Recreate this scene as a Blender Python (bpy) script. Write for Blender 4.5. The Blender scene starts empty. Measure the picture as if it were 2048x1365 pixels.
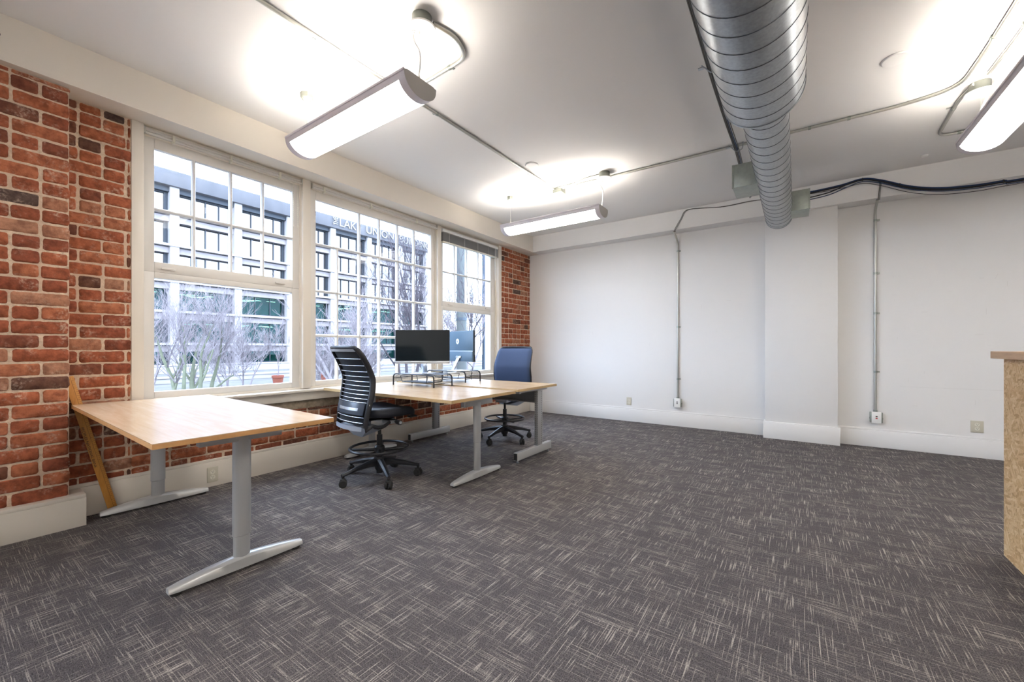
import bpy, bmesh, math, random
from mathutils import Vector, Matrix, noise
PI = math.pi
sc = bpy.context.scene
COL = sc.collection

# ------------------------------------------------------------------ camera, world, exposure
cam_d = bpy.data.cameras.new('camera'); cam = bpy.data.objects.new('camera', cam_d); COL.objects.link(cam)
cam_d.sensor_width = 36.0; cam_d.lens = 815.0/2048*36.0
cam_d.shift_y = 13.0/2048
cam_d.clip_start = 0.02; cam_d.clip_end = 400
cam.location = (0, 0, 1.08); cam.rotation_euler = (PI/2, 0, math.radians(34.9))
sc.camera = cam
W = bpy.data.worlds.new('overcast'); sc.world = W; W.use_nodes = True
wn = W.node_tree.nodes; wl = W.node_tree.links
bg = wn['Background']
tc = wn.new('ShaderNodeTexCoord'); sx = wn.new('ShaderNodeSeparateXYZ'); rmp = wn.new('ShaderNodeValToRGB')
wl.new(tc.outputs['Generated'], sx.inputs[0]); wl.new(sx.outputs['Z'], rmp.inputs[0]); wl.new(rmp.outputs[0], bg.inputs[0])
rmp.color_ramp.elements[0].position = 0.0; rmp.color_ramp.elements[0].color = (0.58, 0.74, 1.0, 1)
rmp.color_ramp.elements[1].position = 0.6; rmp.color_ramp.elements[1].color = (0.62, 0.77, 1.0, 1)
bg.inputs[1].default_value = 4.6
sc.view_settings.view_transform = 'Standard'; sc.view_settings.look = 'None'
sc.view_settings.gamma = 1.0; sc.view_settings.use_curve_mapping = False
sc.view_settings.exposure = 1.52
sc.cycles.use_denoising = True
sc.cycles.max_bounces = 10; sc.cycles.diffuse_bounces = 7; sc.cycles.transparent_max_bounces = 16
sc.cycles.caustics_reflective = False; sc.cycles.caustics_refractive = False
LAMP_UP = 1.4      # watts of each pendant's uplight tubes
LAMP_DOWN = 9.5    # glow of each perforated diffuser

# ------------------------------------------------------------------ materials
def mat(name, color, rough=0.6, metal=0.0, spec=0.5, bump=None, vary=None, emit=None, coat=0.0):
    m = bpy.data.materials.new(name); m.use_nodes = True
    nt = m.node_tree; b = nt.nodes['Principled BSDF']
    b.inputs['Base Color'].default_value = (*color, 1); b.inputs['Roughness'].default_value = rough
    b.inputs['Metallic'].default_value = metal; b.inputs['Specular IOR Level'].default_value = spec
    b.inputs['Coat Weight'].default_value = coat
    if emit:
        b.inputs['Emission Color'].default_value = (*emit[0], 1); b.inputs['Emission Strength'].default_value = emit[1]
    co = nt.nodes.new('ShaderNodeTexCoord')
    if vary:   # (scale, amount)
        n = nt.nodes.new('ShaderNodeTexNoise'); n.inputs['Scale'].default_value = vary[0]; n.inputs['Detail'].default_value = 4
        nt.links.new(co.outputs['Object'], n.inputs['Vector'])
        mx = nt.nodes.new('ShaderNodeMix'); mx.data_type = 'RGBA'
        a = vary[1]
        mx.inputs['A'].default_value = (*[max(0, c*(1-a)) for c in color], 1)
        mx.inputs['B'].default_value = (*[min(1, c*(1+a)) for c in color], 1)
        nt.links.new(n.outputs['Fac'], mx.inputs['Factor']); nt.links.new(mx.outputs['Result'], b.inputs['Base Color'])
    if bump:   # (scale, strength, distance)
        n = nt.nodes.new('ShaderNodeTexNoise'); n.inputs['Scale'].default_value = bump[0]; n.inputs['Detail'].default_value = 3
        nt.links.new(co.outputs['Object'], n.inputs['Vector'])
        bp = nt.nodes.new('ShaderNodeBump'); bp.inputs['Strength'].default_value = bump[1]; bp.inputs['Distance'].default_value = bump[2]
        nt.links.new(n.outputs['Fac'], bp.inputs['Height']); nt.links.new(bp.outputs['Normal'], b.inputs['Normal'])
    return m

class NT:
    """tiny node helper"""
    def __init__(s, name):
        s.m = bpy.data.materials.new(name); s.m.use_nodes = True; s.nt = s.m.node_tree
        s.b = s.nt.nodes['Principled BSDF']; s.co = s.nt.nodes.new('ShaderNodeTexCoord')
    def mapping(s, scale=(1, 1, 1), rot=(0, 0, 0), loc=(0, 0, 0), src=None):
        n = s.nt.nodes.new('ShaderNodeMapping'); n.inputs['Scale'].default_value = scale; n.inputs['Rotation'].default_value = rot
        n.inputs['Location'].default_value = loc
        s.nt.links.new(src or s.co.outputs['Object'], n.inputs['Vector']); return n.outputs[0]
    def noise(s, vec, scale=1, detail=2, rough=.5, dist=0):
        n = s.nt.nodes.new('ShaderNodeTexNoise'); n.inputs['Scale'].default_value = scale; n.inputs['Detail'].default_value = detail
        n.inputs['Roughness'].default_value = rough; n.inputs['Distortion'].default_value = dist
        s.nt.links.new(vec, n.inputs['Vector']); return n.outputs['Fac']
    def ramp(s, fac, stops, interp='LINEAR'):
        n = s.nt.nodes.new('ShaderNodeValToRGB'); e = n.color_ramp.elements; n.color_ramp.interpolation = interp
        while len(e) < len(stops): e.new(0.5)
        for el, (p, c) in zip(e, stops):
            el.position = p; el.color = (*c, 1) if len(c) == 3 else c
        s.nt.links.new(fac, n.inputs[0]); return n.outputs[0]
    def math(s, op, a, b=None, clamp=False):
        n = s.nt.nodes.new('ShaderNodeMath'); n.operation = op; n.use_clamp = clamp
        for i, v in enumerate((a, b)):
            if v is None: continue
            if isinstance(v, (int, float)): n.inputs[i].default_value = v
            else: s.nt.links.new(v, n.inputs[i])
        return n.outputs[0]
    def mix(s, fac, a, b, blend='MIX'):
        n = s.nt.nodes.new('ShaderNodeMix'); n.data_type = 'RGBA'; n.blend_type = blend
        if isinstance(fac, (int, float)): n.inputs['Factor'].default_value = fac
        else: s.nt.links.new(fac, n.inputs['Factor'])
        for k, v in (('A', a), ('B', b)):
            if isinstance(v, tuple): n.inputs[k].default_value = (*v, 1)
            else: s.nt.links.new(v, n.inputs[k])
        return n.outputs['Result']
    def bump(s, h, strength=.5, dist=.01):
        n = s.nt.nodes.new('ShaderNodeBump'); n.inputs['Strength'].default_value = strength; n.inputs['Distance'].default_value = dist
        s.nt.links.new(h, n.inputs['Height']); s.nt.links.new(n.outputs['Normal'], s.b.inputs['Normal'])
    def color(s, c): s.nt.links.new(c, s.b.inputs['Base Color'])
    def set(s, rough=.6, metal=0, spec=.5):
        s.b.inputs['Roughness'].default_value = rough; s.b.inputs['Metallic'].default_value = metal
        s.b.inputs['Specular IOR Level'].default_value = spec; return s.m

M = {}
M['wall'] = mat('white_wall_paint', (0.77, 0.765, 0.755), .55, bump=(60, .12, .002), vary=(1.5, .015))
M['ceil'] = mat('ceiling_paint', (0.74, 0.735, 0.725), .7, bump=(50, .08, .002))
M['trim'] = mat('cream_trim_paint', (0.70, 0.65, 0.575), .42, bump=(30, .06, .001))
M['sash'] = mat('sash_paint', (0.67, 0.645, 0.605), .38)
M['galv'] = mat('galvanised_steel', (0.34, 0.36, 0.375), .32, .90, vary=(70, .28), bump=(120, .05, .001))
M['galvbox'] = mat('galvanised_box', (0.33, 0.36, 0.325), .42, .7, vary=(30, .22))
M['seam'] = mat('seam_dark', (0.10, 0.11, 0.12), .5, .5)
M['dullbox'] = mat('dull_zinc', (.20, .21, .18), .5, .2, vary=(40, .15))
M['conduit'] = mat('conduit_steel', (0.50, 0.50, 0.46), .35, .85)
M['grey_metal'] = mat('silver_grey_powder', (0.42, 0.43, 0.44), .38, .35, bump=(400, .05, .0005))
M['grey_light'] = mat('light_silver_powder', (0.52, 0.53, 0.53), .3, .35)
M['dark_metal'] = mat('graphite_mesh_metal', (0.03, 0.032, 0.038), .4, .4)
M['black_plastic'] = mat('black_plastic', (0.012, 0.013, 0.016), .42, bump=(300, .05, .0005))
M['black_frame'] = mat('black_frame_plastic', (0.016, 0.017, 0.021), .38)
M['rubber'] = mat('rubber', (0.02, 0.02, 0.02), .7)
M['slat'] = mat('slat_plastic', (0.05, 0.065, 0.09), .22)
M['backmesh'] = mat('back_fabric', (0.006, 0.008, 0.012), .85)
M['seatfab'] = mat('seat_fabric', (0.010, 0.012, 0.020), .62, bump=(500, .25, .001))
M['bluefab'] = mat('navy_fabric', (0.035, 0.06, 0.13), .8, bump=(500, .35, .001), vary=(200, .15))
M['alu'] = mat('pale_metal', (0.62, 0.66, 0.72), .25, .7)
M['steelblue'] = mat('painted_underside', (0.42, 0.49, 0.58), .3, .2)
M['screen'] = mat('screen_glass', (0.006, 0.010, 0.013), .12, 0, .5)
M['monback'] = mat('monitor_back', (0.075, 0.14, 0.21), .35)
M['monblk'] = mat('monitor_bezel', (0.01, 0.01, 0.012), .4)
M['white'] = mat('plain_white', (0.82, 0.82, 0.80), .4)
M['offwhite'] = mat('offwhite_plastic', (0.70, 0.68, 0.58), .4)
M['ivory'] = mat('ivory_plate', (0.56, 0.53, 0.43), .4)
M['hole'] = mat('dark_slot', (0.02, 0.018, 0.015), .6)
M['lampbody'] = mat('lamp_white_enamel', (0.66, 0.62, 0.66), .4)
M['tube'] = mat('lit_tube', (1, 1, 1), .5, emit=((1.0, .93, .80), 1.0))
M['bluecable'] = mat('blue_cable', (0.010, 0.035, 0.11), .5)
M['blackcable'] = mat('black_cable', (0.015, 0.015, 0.018), .5)
M['greycable'] = mat('grey_cable', (0.12, 0.115, 0.105), .5)
M['red'] = mat('red_jack', (0.45, 0.02, 0.02), .5)
M['terracotta'] = mat('terracotta', (0.22, 0.055, 0.028), .7)
M['soil'] = mat('soil', (0.05, 0.04, 0.03), .9)
M['ply_edge'] = mat('plywood_edge', (0.60, 0.32, 0.12), .5, vary=(40, .2))
M['desk_edge'] = mat('laminate_edge', (0.55, 0.38, 0.18), .5)
M['panelgrey'] = mat('grey_steel_panel', (0.20, 0.205, 0.21), .4, .4)

def diffuser_mat():
    n = NT('perforated_diffuser'); v = n.mapping((1, 1, 1))
    br = n.noise(n.mapping((2.5, 22, 1)), 1, 2)
    c = n.ramp(br, [(.35, (1.0, .94, .87)), (.65, (1.0, .975, .94))])
    n.color(c); n.nt.links.new(c, n.b.inputs['Emission Color']); n.b.inputs['Emission Strength'].default_value = LAMP_DOWN*.85
    return n.set(.5)
M['diffuser'] = diffuser_mat()

def wood_mat(name, c1, c2, c3, axis_scale=(1.2, 14, 14), rough=.32):
    n = NT(name)
    w = n.noise(n.mapping(axis_scale), 2.2, 6, .6, .6)
    f = n.noise(n.mapping((axis_scale[0]*4, axis_scale[1]*9, axis_scale[2]*9)), 3, 3)
    t = n.math('ADD', n.math('MULTIPLY', w, .75), n.math('MULTIPLY', f, .25))
    n.color(n.ramp(t, [(.30, c1), (.5, c2), (.72, c3)]))
    n.bump(f, .05, .0006)
    return n.set(rough, 0, .46)
M['maple'] = wood_mat('maple_veneer', (.58, .40, .24), (.65, .47, .31), (.72, .56, .40), rough=.22)
M['oak'] = wood_mat('desk_laminate', (.45, .29, .16), (.60, .43, .26), (.67, .51, .34), rough=.24)
M['ledge_wood'] = wood_mat('counter_top_wood', (.47, .25, .11), (.62, .37, .18), (.70, .46, .25), (14, 1.2, 14))
M['yard'] = wood_mat('yardstick_wood', (.42, .17, .03), (.55, .25, .05), (.62, .31, .08), (14, 14, 1.5), .45)

def brick_mat():
    n = NT('old_brick')
    at = n.nt.nodes.new('ShaderNodeAttribute'); at.attribute_name = 'tone'; tone = at.outputs['Fac']
    base = n.ramp(tone, [(0.0, (.10, .065, .055)), (.09, (.16, .070, .045)), (.3, (.27, .078, .042)), (.6, (.38, .115, .055)), (.85, (.43, .155, .078)), (1.0, (.40, .20, .125))])
    big = n.noise(n.mapping((1, 1, 1)), 26, 5, .6)
    dk = n.ramp(big, [(.36, (.58, .52, .50)), (.62, (1.08, 1.05, 1.02))])
    c = n.mix(1.0, base, dk, 'MULTIPLY')
    fine = n.noise(n.mapping((1, 1, 1)), 70, 4, .65)
    big2 = n.noise(n.mapping((1, 1, 1), loc=(5, 3, 1)), 11, 4, .6)
    salt = n.math('MULTIPLY', n.ramp(big2, [(.52, (0, 0, 0)), (.70, (1, 1, 1))]), n.ramp(fine, [(.45, (0, 0, 0)), (.64, (1, 1, 1))]))
    c = n.mix(n.math('MULTIPLY', salt, .60), c, (.74, .56, .43))
    n.color(c)
    n.bump(n.math('ADD', fine, n.math('MULTIPLY', big, .8)), .65, .004)
    return n.set(.85, 0, .25)
M['brick'] = brick_mat()
def mortar_mat():
    n = NT('lime_mortar')
    f = n.noise(n.mapping((1, 1, 1)), 55, 5, .65); b = n.noise(n.mapping((1, 1, 1)), 5, 3)
    n.color(n.mix(n.ramp(b, [(.4, (0, 0, 0)), (.7, (1, 1, 1))]), n.ramp(f, [(.3, (.46, .34, .25)), (.65, (.74, .60, .45))]), (.58, .42, .31)))
    n.bump(f, .8, .005)
    return n.set(.9, 0, .2)
M['mortar'] = mortar_mat()
def parge_mat():
    n = NT('grey_parging')
    f = n.noise(n.mapping((1, 1, 1)), 25, 5, .6)
    n.color(n.ramp(f, [(.3, (.17, .13, .09)), (.7, (.33, .27, .20))])); n.bump(f, .6, .004)
    return n.set(.9, 0, .2)
M['parge'] = parge_mat()

def carpet_mat():
    n = NT('carpet')
    def streak(sc_long, axis, seed, thr, w):
        # long thin dashes running along one axis of the loom
        s = (260*w, sc_long, 1) if axis == 'y' else (sc_long, 260*w, 1)
        v = n.mapping(s, loc=(seed, seed*1.7, 0))
        f = n.noise(v, 1, 1, .4)
        return n.ramp(f, [(thr, (0, 0, 0)), (thr+.05, (1, 1, 1))])
    def patch(sx_, sy_, seed, a, b):
        f = n.noise(n.mapping((sx_, sy_, 1), loc=(seed, -seed, 0)), 1, 3, .55)
        return n.ramp(f, [(a, (0, 0, 0)), (b, (1, 1, 1))])
    y1 = n.math('MULTIPLY', streak(5.0, 'y', 3, .618, .95), patch(9, 5, 2, .38, .54))
    y2 = n.math('MULTIPLY', streak(8, 'y', 13, .615, .70), patch(7, 9, 8, .46, .62))
    x1 = n.math('MULTIPLY', streak(5.5, 'x', 23, .605, .85), patch(5, 9, 5, .42, .58))
    x2 = n.math('MULTIPLY', streak(2.6, 'x', 33, .605, 1.1), patch(4, 14, 9, .44, .60))
    # yarn loops break the crosswise dashes into dots
    loop = n.ramp(n.noise(n.mapping((1, 1, 1)), 210, 1), [(.38, (.25, .25, .25)), (.58, (1, 1, 1))])
    xs = n.math('MULTIPLY', n.math('MAXIMUM', x1, x2), n.math('MULTIPLY', loop, .85))
    ys = n.math('MULTIPLY', n.math('MAXIMUM', y1, n.math('MULTIPLY', y2, .8)), n.math('ADD', .35, n.math('MULTIPLY', loop, .65)))
    st = n.math('MAXIMUM', xs, ys, True)
    pile = n.noise(n.mapping((1, 1, 1)), 230, 2, .6)
    tile = n.noise(n.mapping((1, 1, 1)), .7, 2)
    base = n.mix(n.ramp(pile, [(.3, (0, 0, 0)), (.7, (1, 1, 1))]), (.018, .016, .018), (.175, .158, .162))
    base = n.mix(n.math('MULTIPLY', tile, .3), base, (.115, .104, .100))
    c = n.mix(n.math('MULTIPLY', st, .80), base, (.56, .50, .44))
    n.color(c)
    n.bump(pile, .7, .006)
    return n.set(.95, 0, .12)
M['carpet'] = carpet_mat()

def osb_mat():
    n = NT('strand_board')
    def fl(rot, seed):
        vo = n.nt.nodes.new('ShaderNodeTexVoronoi'); vo.feature = 'F1'; vo.inputs['Scale'].default_value = 1
        vo.inputs['Randomness'].default_value = 1
        r1 = n.mapping((1, 1, 1), rot=(rot, 0, 0), loc=(0, seed, seed*2)); n.nt.links.new(n.mapping((24, 85, 22), src=r1), vo.inputs['Vector'])
        return vo.outputs['Color'], vo.outputs['Distance']
    a, ad = fl(.6, 1.0); b, bd = fl(-.8, 2.0); c_, cd = fl(1.75, 3.0)
    g = n.nt.nodes.new('ShaderNodeSeparateColor'); n.nt.links.new(a, g.inputs[0])
    g2 = n.nt.nodes.new('ShaderNodeSeparateColor'); n.nt.links.new(b, g2.inputs[0])
    g3 = n.nt.nodes.new('ShaderNodeSeparateColor'); n.nt.links.new(c_, g3.inputs[0])
    pick = n.ramp(g.outputs[1], [(.5, (0, 0, 0)), (.51, (1, 1, 1))])
    t = n.mix(pick, g.outputs[0], g2.outputs[0])
    pick2 = n.ramp(g3.outputs[1], [(.65, (0, 0, 0)), (.66, (1, 1, 1))])
    t = n.mix(pick2, t, g3.outputs[0])
    gr = n.noise(n.mapping((8, 60, 60), rot=(.6, 0, 0)), 1.5, 4)
    col = n.ramp(t, [(0, (.52, .31, .14)), (.25, (.66, .43, .21)), (.7, (.74, .52, .28)), (1, (.82, .62, .38))])
    col = n.mix(1.0, col, n.ramp(gr, [(.3, (.88, .84, .78)), (.6, (1, 1, 1))]), 'MULTIPLY')
    sp = n.noise(n.mapping((1, 1, 1)), 60, 2)
    col = n.mix(n.ramp(sp, [(.70, (0, 0, 0)), (.74, (1, 1, 1))]), col, (.25, .10, .03))
    n.color(col); n.bump(t, .25, .002)
    return n.set(.6, 0, .4)
M['osb'] = osb_mat()

def pane_mat(name, tint=(1, 1, 1), refl=.05, rough=0.0, wavy=0.0):
    m = bpy.data.materials.new(name); m.use_nodes = True; nt = m.node_tree
    nt.nodes.remove(nt.nodes['Principled BSDF']); out = nt.nodes['Material Output']
    t = nt.nodes.new('ShaderNodeBsdfTransparent'); t.inputs[0].default_value = (*tint, 1)
    g = nt.nodes.new('ShaderNodeBsdfGlossy'); g.inputs['Roughness'].default_value = rough
    lw = nt.nodes.new('ShaderNodeLayerWeight'); pw = nt.nodes.new('ShaderNodeMath'); pw.operation = 'POWER'; pw.inputs[1].default_value = 5.0
    nt.links.new(lw.outputs['Facing'], pw.inputs[0])
    a = nt.nodes.new('ShaderNodeMath'); a.operation = 'MULTIPLY_ADD'; a.inputs[1].default_value = .35; a.inputs[2].default_value = refl+.008; a.use_clamp = True
    nt.links.new(pw.outputs[0], a.inputs[0])
    mx = nt.nodes.new('ShaderNodeMixShader'); nt.links.new(a.outputs[0], mx.inputs[0]); nt.links.new(t.outputs[0], mx.inputs[1]); nt.links.new(g.outputs[0], mx.inputs[2])
    if wavy:
        co = nt.nodes.new('ShaderNodeTexCoord'); n = nt.nodes.new('ShaderNodeTexNoise'); n.inputs['Scale'].default_value = 5
        b = nt.nodes.new('ShaderNodeBump'); b.inputs['Strength'].default_value = wavy; b.inputs['Distance'].default_value = .01
        nt.links.new(co.outputs['Object'], n.inputs['Vector']); nt.links.new(n.outputs['Fac'], b.inputs['Height']); nt.links.new(b.outputs[0], g.inputs['Normal'])
    nt.links.new(mx.outputs[0], out.inputs[0]); return m
M['glass'] = pane_mat('window_glass', (.97, .985, 1.0), 0.0, 0, .2)
M['farglass_hi'] = mat('upper_facade_glass', (.19, .178, .170), .06, 1.0, .5)
M['farglass_lo'] = pane_mat('lower_facade_glass', (.45, .80, .78), .005, .02)
def facade_mat(name, c1, c2):
    n = NT(name); f = n.noise(n.mapping((1, 1, .25)), 1.2, 4)
    n.color(n.ramp(f, [(.3, c1), (.7, c2)])); return n.set(.8, 0, .2)
M['concrete'] = facade_mat('pale_concrete', (.29, .262, .25), (.35, .318, .30))
M['concrete_dim'] = facade_mat('parapet_concrete', (.078, .074, .076), (.098, .092, .094))
M['spandrel'] = facade_mat('spandrel_pink', (.215, .185, .178), (.26, .225, .215))
M['mull'] = mat('facade_mullion', (.014, .018, .024), .5)
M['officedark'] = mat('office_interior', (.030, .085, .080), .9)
M['officelight'] = mat('office_strip_light', (1, 1, 1), .5, emit=((1, .9, .6), 2.2))
M['sign'] = mat('sign_white', (.24, .22, .20), .5)
M['paving'] = facade_mat('terrace_paving', (.07, .065, .063), (.105, .098, .094))
M['bark_green'] = mat('mossy_bark', (.135, .14, .09), .9, vary=(8, .35))
M['bark_pale'] = mat('pale_bark', (.21, .178, .182), .9, vary=(8, .3))
M['bark_dark'] = mat('dark_bark', (.055, .042, .046), .9, vary=(8, .3))
M['pole'] = mat('weathered_pole', (.065, .068, .062), .8, vary=(4, .25))
M['strap'] = mat('dark_strap', (.03, .04, .05), .6)
M['bluebrick'] = mat('blue_painted_brick', (.028, .040, .055), .7, bump=(20, .5, .01), vary=(12, .2))
M['hedge'] = mat('hedge_green', (.05, .075, .04), .9, vary=(10, .5))

# ------------------------------------------------------------------ mesh helpers
class MB:
    def __init__(s): s.bm = bmesh.new(); s.mi = 0
    def _tag(s, faces):
        for f in faces: f.material_index = s.mi
    def box(s, x0, x1, y0, y1, z0, z1, bev=0, seg=2, mtx=None):
        b2 = bmesh.new() if bev else s.bm
        vs = [b2.verts.new(p) for p in ((x0,y0,z0),(x1,y0,z0),(x1,y1,z0),(x0,y1,z0),(x0,y0,z1),(x1,y0,z1),(x1,y1,z1),(x0,y1,z1))]
        if mtx is not None and not bev:
            for v in vs: v.co = mtx @ v.co
        fs = [b2.faces.new([vs[i] for i in q]) for q in ((0,3,2,1),(4,5,6,7),(0,1,5,4),(1,2,6,5),(2,3,7,6),(3,0,4,7))]
        if bev:
            bmesh.ops.bevel(b2, geom=b2.edges[:], offset=bev, segments=seg, affect='EDGES', profile=.5)
            s.merge(b2, mtx)
        else: s._tag(fs)
        return s
    def merge(s, b2, mtx=None):
        mp = {}
        for v in b2.verts: mp[v] = s.bm.verts.new(mtx @ v.co if mtx is not None else v.co)
        for f in b2.faces:
            try: s._tag([s.bm.faces.new([mp[v] for v in f.verts])])
            except ValueError: pass
        b2.free(); return s
    def tube(s, pts, r, n=8, closed=False, cap=True, sx=1.0):
        pts = [Vector(p) for p in pts]; rs = r if isinstance(r, (list, tuple)) else [r]*len(pts)
        rings = []; N = len(pts); up = None
        for i, p in enumerate(pts):
            if closed: t = pts[(i+1) % N]-pts[i-1]
            else: t = pts[min(i+1, N-1)]-pts[max(i-1, 0)]
            if t.length < 1e-9: t = Vector((0, 0, 1))
            t.normalize()
            if up is None:
                a = Vector((0, 0, 1)) if abs(t.z) < .9 else Vector((1, 0, 0))
                up = (a - t*a.dot(t)).normalized()
            else:
                up = up - t*up.dot(t)
                up = up.normalized() if up.length > 1e-6 else t.orthogonal().normalized()
            sd = t.cross(up)
            rings.append([s.bm.verts.new(p + (up*math.cos(2*PI*k/n) + sd*math.sin(2*PI*k/n)*sx)*rs[i]) for k in range(n)])
        fs = []
        for i in range(N if closed else N-1):
            a, b = rings[i], rings[(i+1) % N]
            for k in range(n): fs.append(s.bm.faces.new((a[k], b[k], b[(k+1) % n], a[(k+1) % n])))
        if cap and not closed:
            fs.append(s.bm.faces.new(rings[0])); fs.append(s.bm.faces.new(rings[-1][::-1]))
        s._tag(fs); return s
    def lathe(s, prof, n=24, center=(0, 0, 0), mtx=None, cap=True):
        c = Vector(center); rings = []
        for r, z in prof:
            ring = []
            for k in range(n):
                v = Vector((r*math.cos(2*PI*k/n), r*math.sin(2*PI*k/n), z))
                if mtx is not None: v = mtx @ v
                ring.append(s.bm.verts.new(v + c))
            rings.append(ring)
        fs = []
        for a, b in zip(rings, rings[1:]):
            for k in range(n): fs.append(s.bm.faces.new((a[k], a[(k+1) % n], b[(k+1) % n], b[k])))
        if cap:
            fs.append(s.bm.faces.new(rings[0][::-1])); fs.append(s.bm.faces.new(rings[-1]))
        s._tag(fs); return s
    def prism(s, prof, p0, axis, length, u, v):
        """profile [(a,b)] spanned by u,v at p0, swept along axis"""
        p0 = Vector(p0); u = Vector(u); v = Vector(v); ax = Vector(axis)*length
        A = [s.bm.verts.new(p0+u*a+v*b) for a, b in prof]; B = [s.bm.verts.new(p0+u*a+v*b+ax) for a, b in prof]
        n = len(prof); fs = [s.bm.faces.new((A[i], A[(i+1) % n], B[(i+1) % n], B[i])) for i in range(n)]
        fs.append(s.bm.faces.new(A[::-1])); fs.append(s.bm.faces.new(B)); s._tag(fs); return s
    def grid(s, fn, nu, nv, closed_u=False):
        V = [[s.bm.verts.new(fn(i/(nu if closed_u else nu-1), j/(nv-1))) for j in range(nv)] for i in range(nu)]
        fs = []
        for i in range(nu if closed_u else nu-1):
            for j in range(nv-1):
                fs.append(s.bm.faces.new((V[i][j], V[(i+1) % nu][j], V[(i+1) % nu][j+1], V[i][j+1])))
        s._tag(fs); return V
    def build(s, name, m, parent=None, loc=None, smooth=30, fixn=True):
        if fixn: bmesh.ops.recalc_face_normals(s.bm, faces=s.bm.faces[:])
        me = bpy.data.meshes.new(name); s.bm.to_mesh(me); s.bm.free()
        for mm in (m if isinstance(m, (list, tuple)) else [m]): me.materials.append(mm)
        if smooth and len(me.polygons):
            me.polygons.foreach_set('use_smooth', [True]*len(me.polygons)); me.set_sharp_from_angle(angle=math.radians(smooth))
        o = bpy.data.objects.new(name, me); COL.objects.link(o)
        if parent is not None: o.parent = parent
        if loc is not None: o.location = loc
        return o
def thing(name, label, cat, loc=(0, 0, 0), rz=0, group=None):
    o = bpy.data.objects.new(name, None); COL.objects.link(o); o.location = loc; o.rotation_euler = (0, 0, rz); o.empty_display_size = .1
    o['label'] = label; o['category'] = cat
    if group: o['group'] = group
    return o
def tag(o, label, cat, group=None):
    o['label'] = label; o['category'] = cat
    if group: o['group'] = group
    return o
def struct(o, label=None):
    o['kind'] = 'structure'
    if label: o['label'] = label
    return o
def copy_tree(o, parent=None):
    c = o.copy(); COL.objects.link(c)
    if parent is not None: c.parent = parent
    for ch in [x for x in bpy.data.objects if x.parent == o]: copy_tree(ch, c)
    return c
def text(body, size, name, m, parent, mtx, depth=.0008, width=None, shear=0.0):
    cu = bpy.data.curves.new(name, 'FONT'); cu.body = body; cu.size = size; cu.extrude = depth; cu.align_x = 'LEFT'; cu.shear = shear
    o = bpy.data.objects.new(name, cu); COL.objects.link(o)
    dg = bpy.context.evaluated_depsgraph_get(); dg.update()
    me = bpy.data.meshes.new_from_object(o.evaluated_get(dg)); bpy.data.objects.remove(o)
    xs = [v.co.x for v in me.vertices]; ys = [v.co.y for v in me.vertices]
    x0, x1 = min(xs), max(xs); y0, y1 = min(ys), max(ys)
    kx = (width/(x1-x0)) if width else size/(y1-y0); ky = size/(y1-y0)
    for v in me.vertices: v.co = mtx @ Vector(((v.co.x-x0)*kx, (v.co.y-y0)*ky, v.co.z))
    me.materials.clear(); me.materials.append(m)
    o = bpy.data.objects.new(name, me); COL.objects.link(o)
    if parent is not None: o.parent = parent
    return o
def frame_m(o, x, y, z=None):
    """matrix with columns x,y,(z)"""
    x = Vector(x).normalized(); y = Vector(y).normalized(); z = x.cross(y)
    return Matrix(((x.x, y.x, z.x, o[0]), (x.y, y.y, z.y, o[1]), (x.z, y.z, z.z, o[2]), (0, 0, 0, 1)))
def smooth_path(pts, k=6):
    P = [Vector(p) for p in pts]; out = []
    for i in range(len(P)-1):
        a = P[max(i-1, 0)]; b = P[i]; c = P[i+1]; d = P[min(i+2, len(P)-1)]
        for j in range(k):
            t = j/k
            out.append(.5*((2*b)+(c-a)*t+(2*a-5*b+4*c-d)*t*t+(3*b-a-3*c+d)*t**3))
    out.append(P[-1]); return out

# ------------------------------------------------------------------ the room
WX = -3.74        # inner face of the window wall
FY = 5.89         # far wall
CZ = 2.90; SZ = 2.645
XR = 4.6; YB = -4.2
b = MB(); b.box(-4.05, XR+.2, YB-.2, FY+.25, -.12, 0); struct(b.build('floor', M['carpet'], smooth=0), 'dark grey carpet with crossed pale dashes')
b = MB(); b.box(-4.05, XR+.2, YB-.2, FY+.25, CZ, CZ+.2); struct(b.build('ceiling', M['ceil'], smooth=0), 'off white painted ceiling')
b = MB(); b.box(-4.05, XR+.2, FY, FY+.25, 0, CZ); struct(b.build('wall_far', M['wall'], smooth=0), 'white far wall with scuffs')
b = MB(); b.box(-.305, .375, 5.735, FY, 0, SZ+.01, bev=.004); struct(b.build('wall_far_column', M['wall']), 'shallow white column on the far wall')
b = MB(); b.box(XR, XR+.2, YB, FY, 0, CZ); struct(b.build('wall_right', M['wall'], smooth=0))
b = MB(); b.box(-4.05, XR+.2, YB-.2, YB, 0, CZ); struct(b.build('wall_back', M['wall'], smooth=0))

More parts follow.
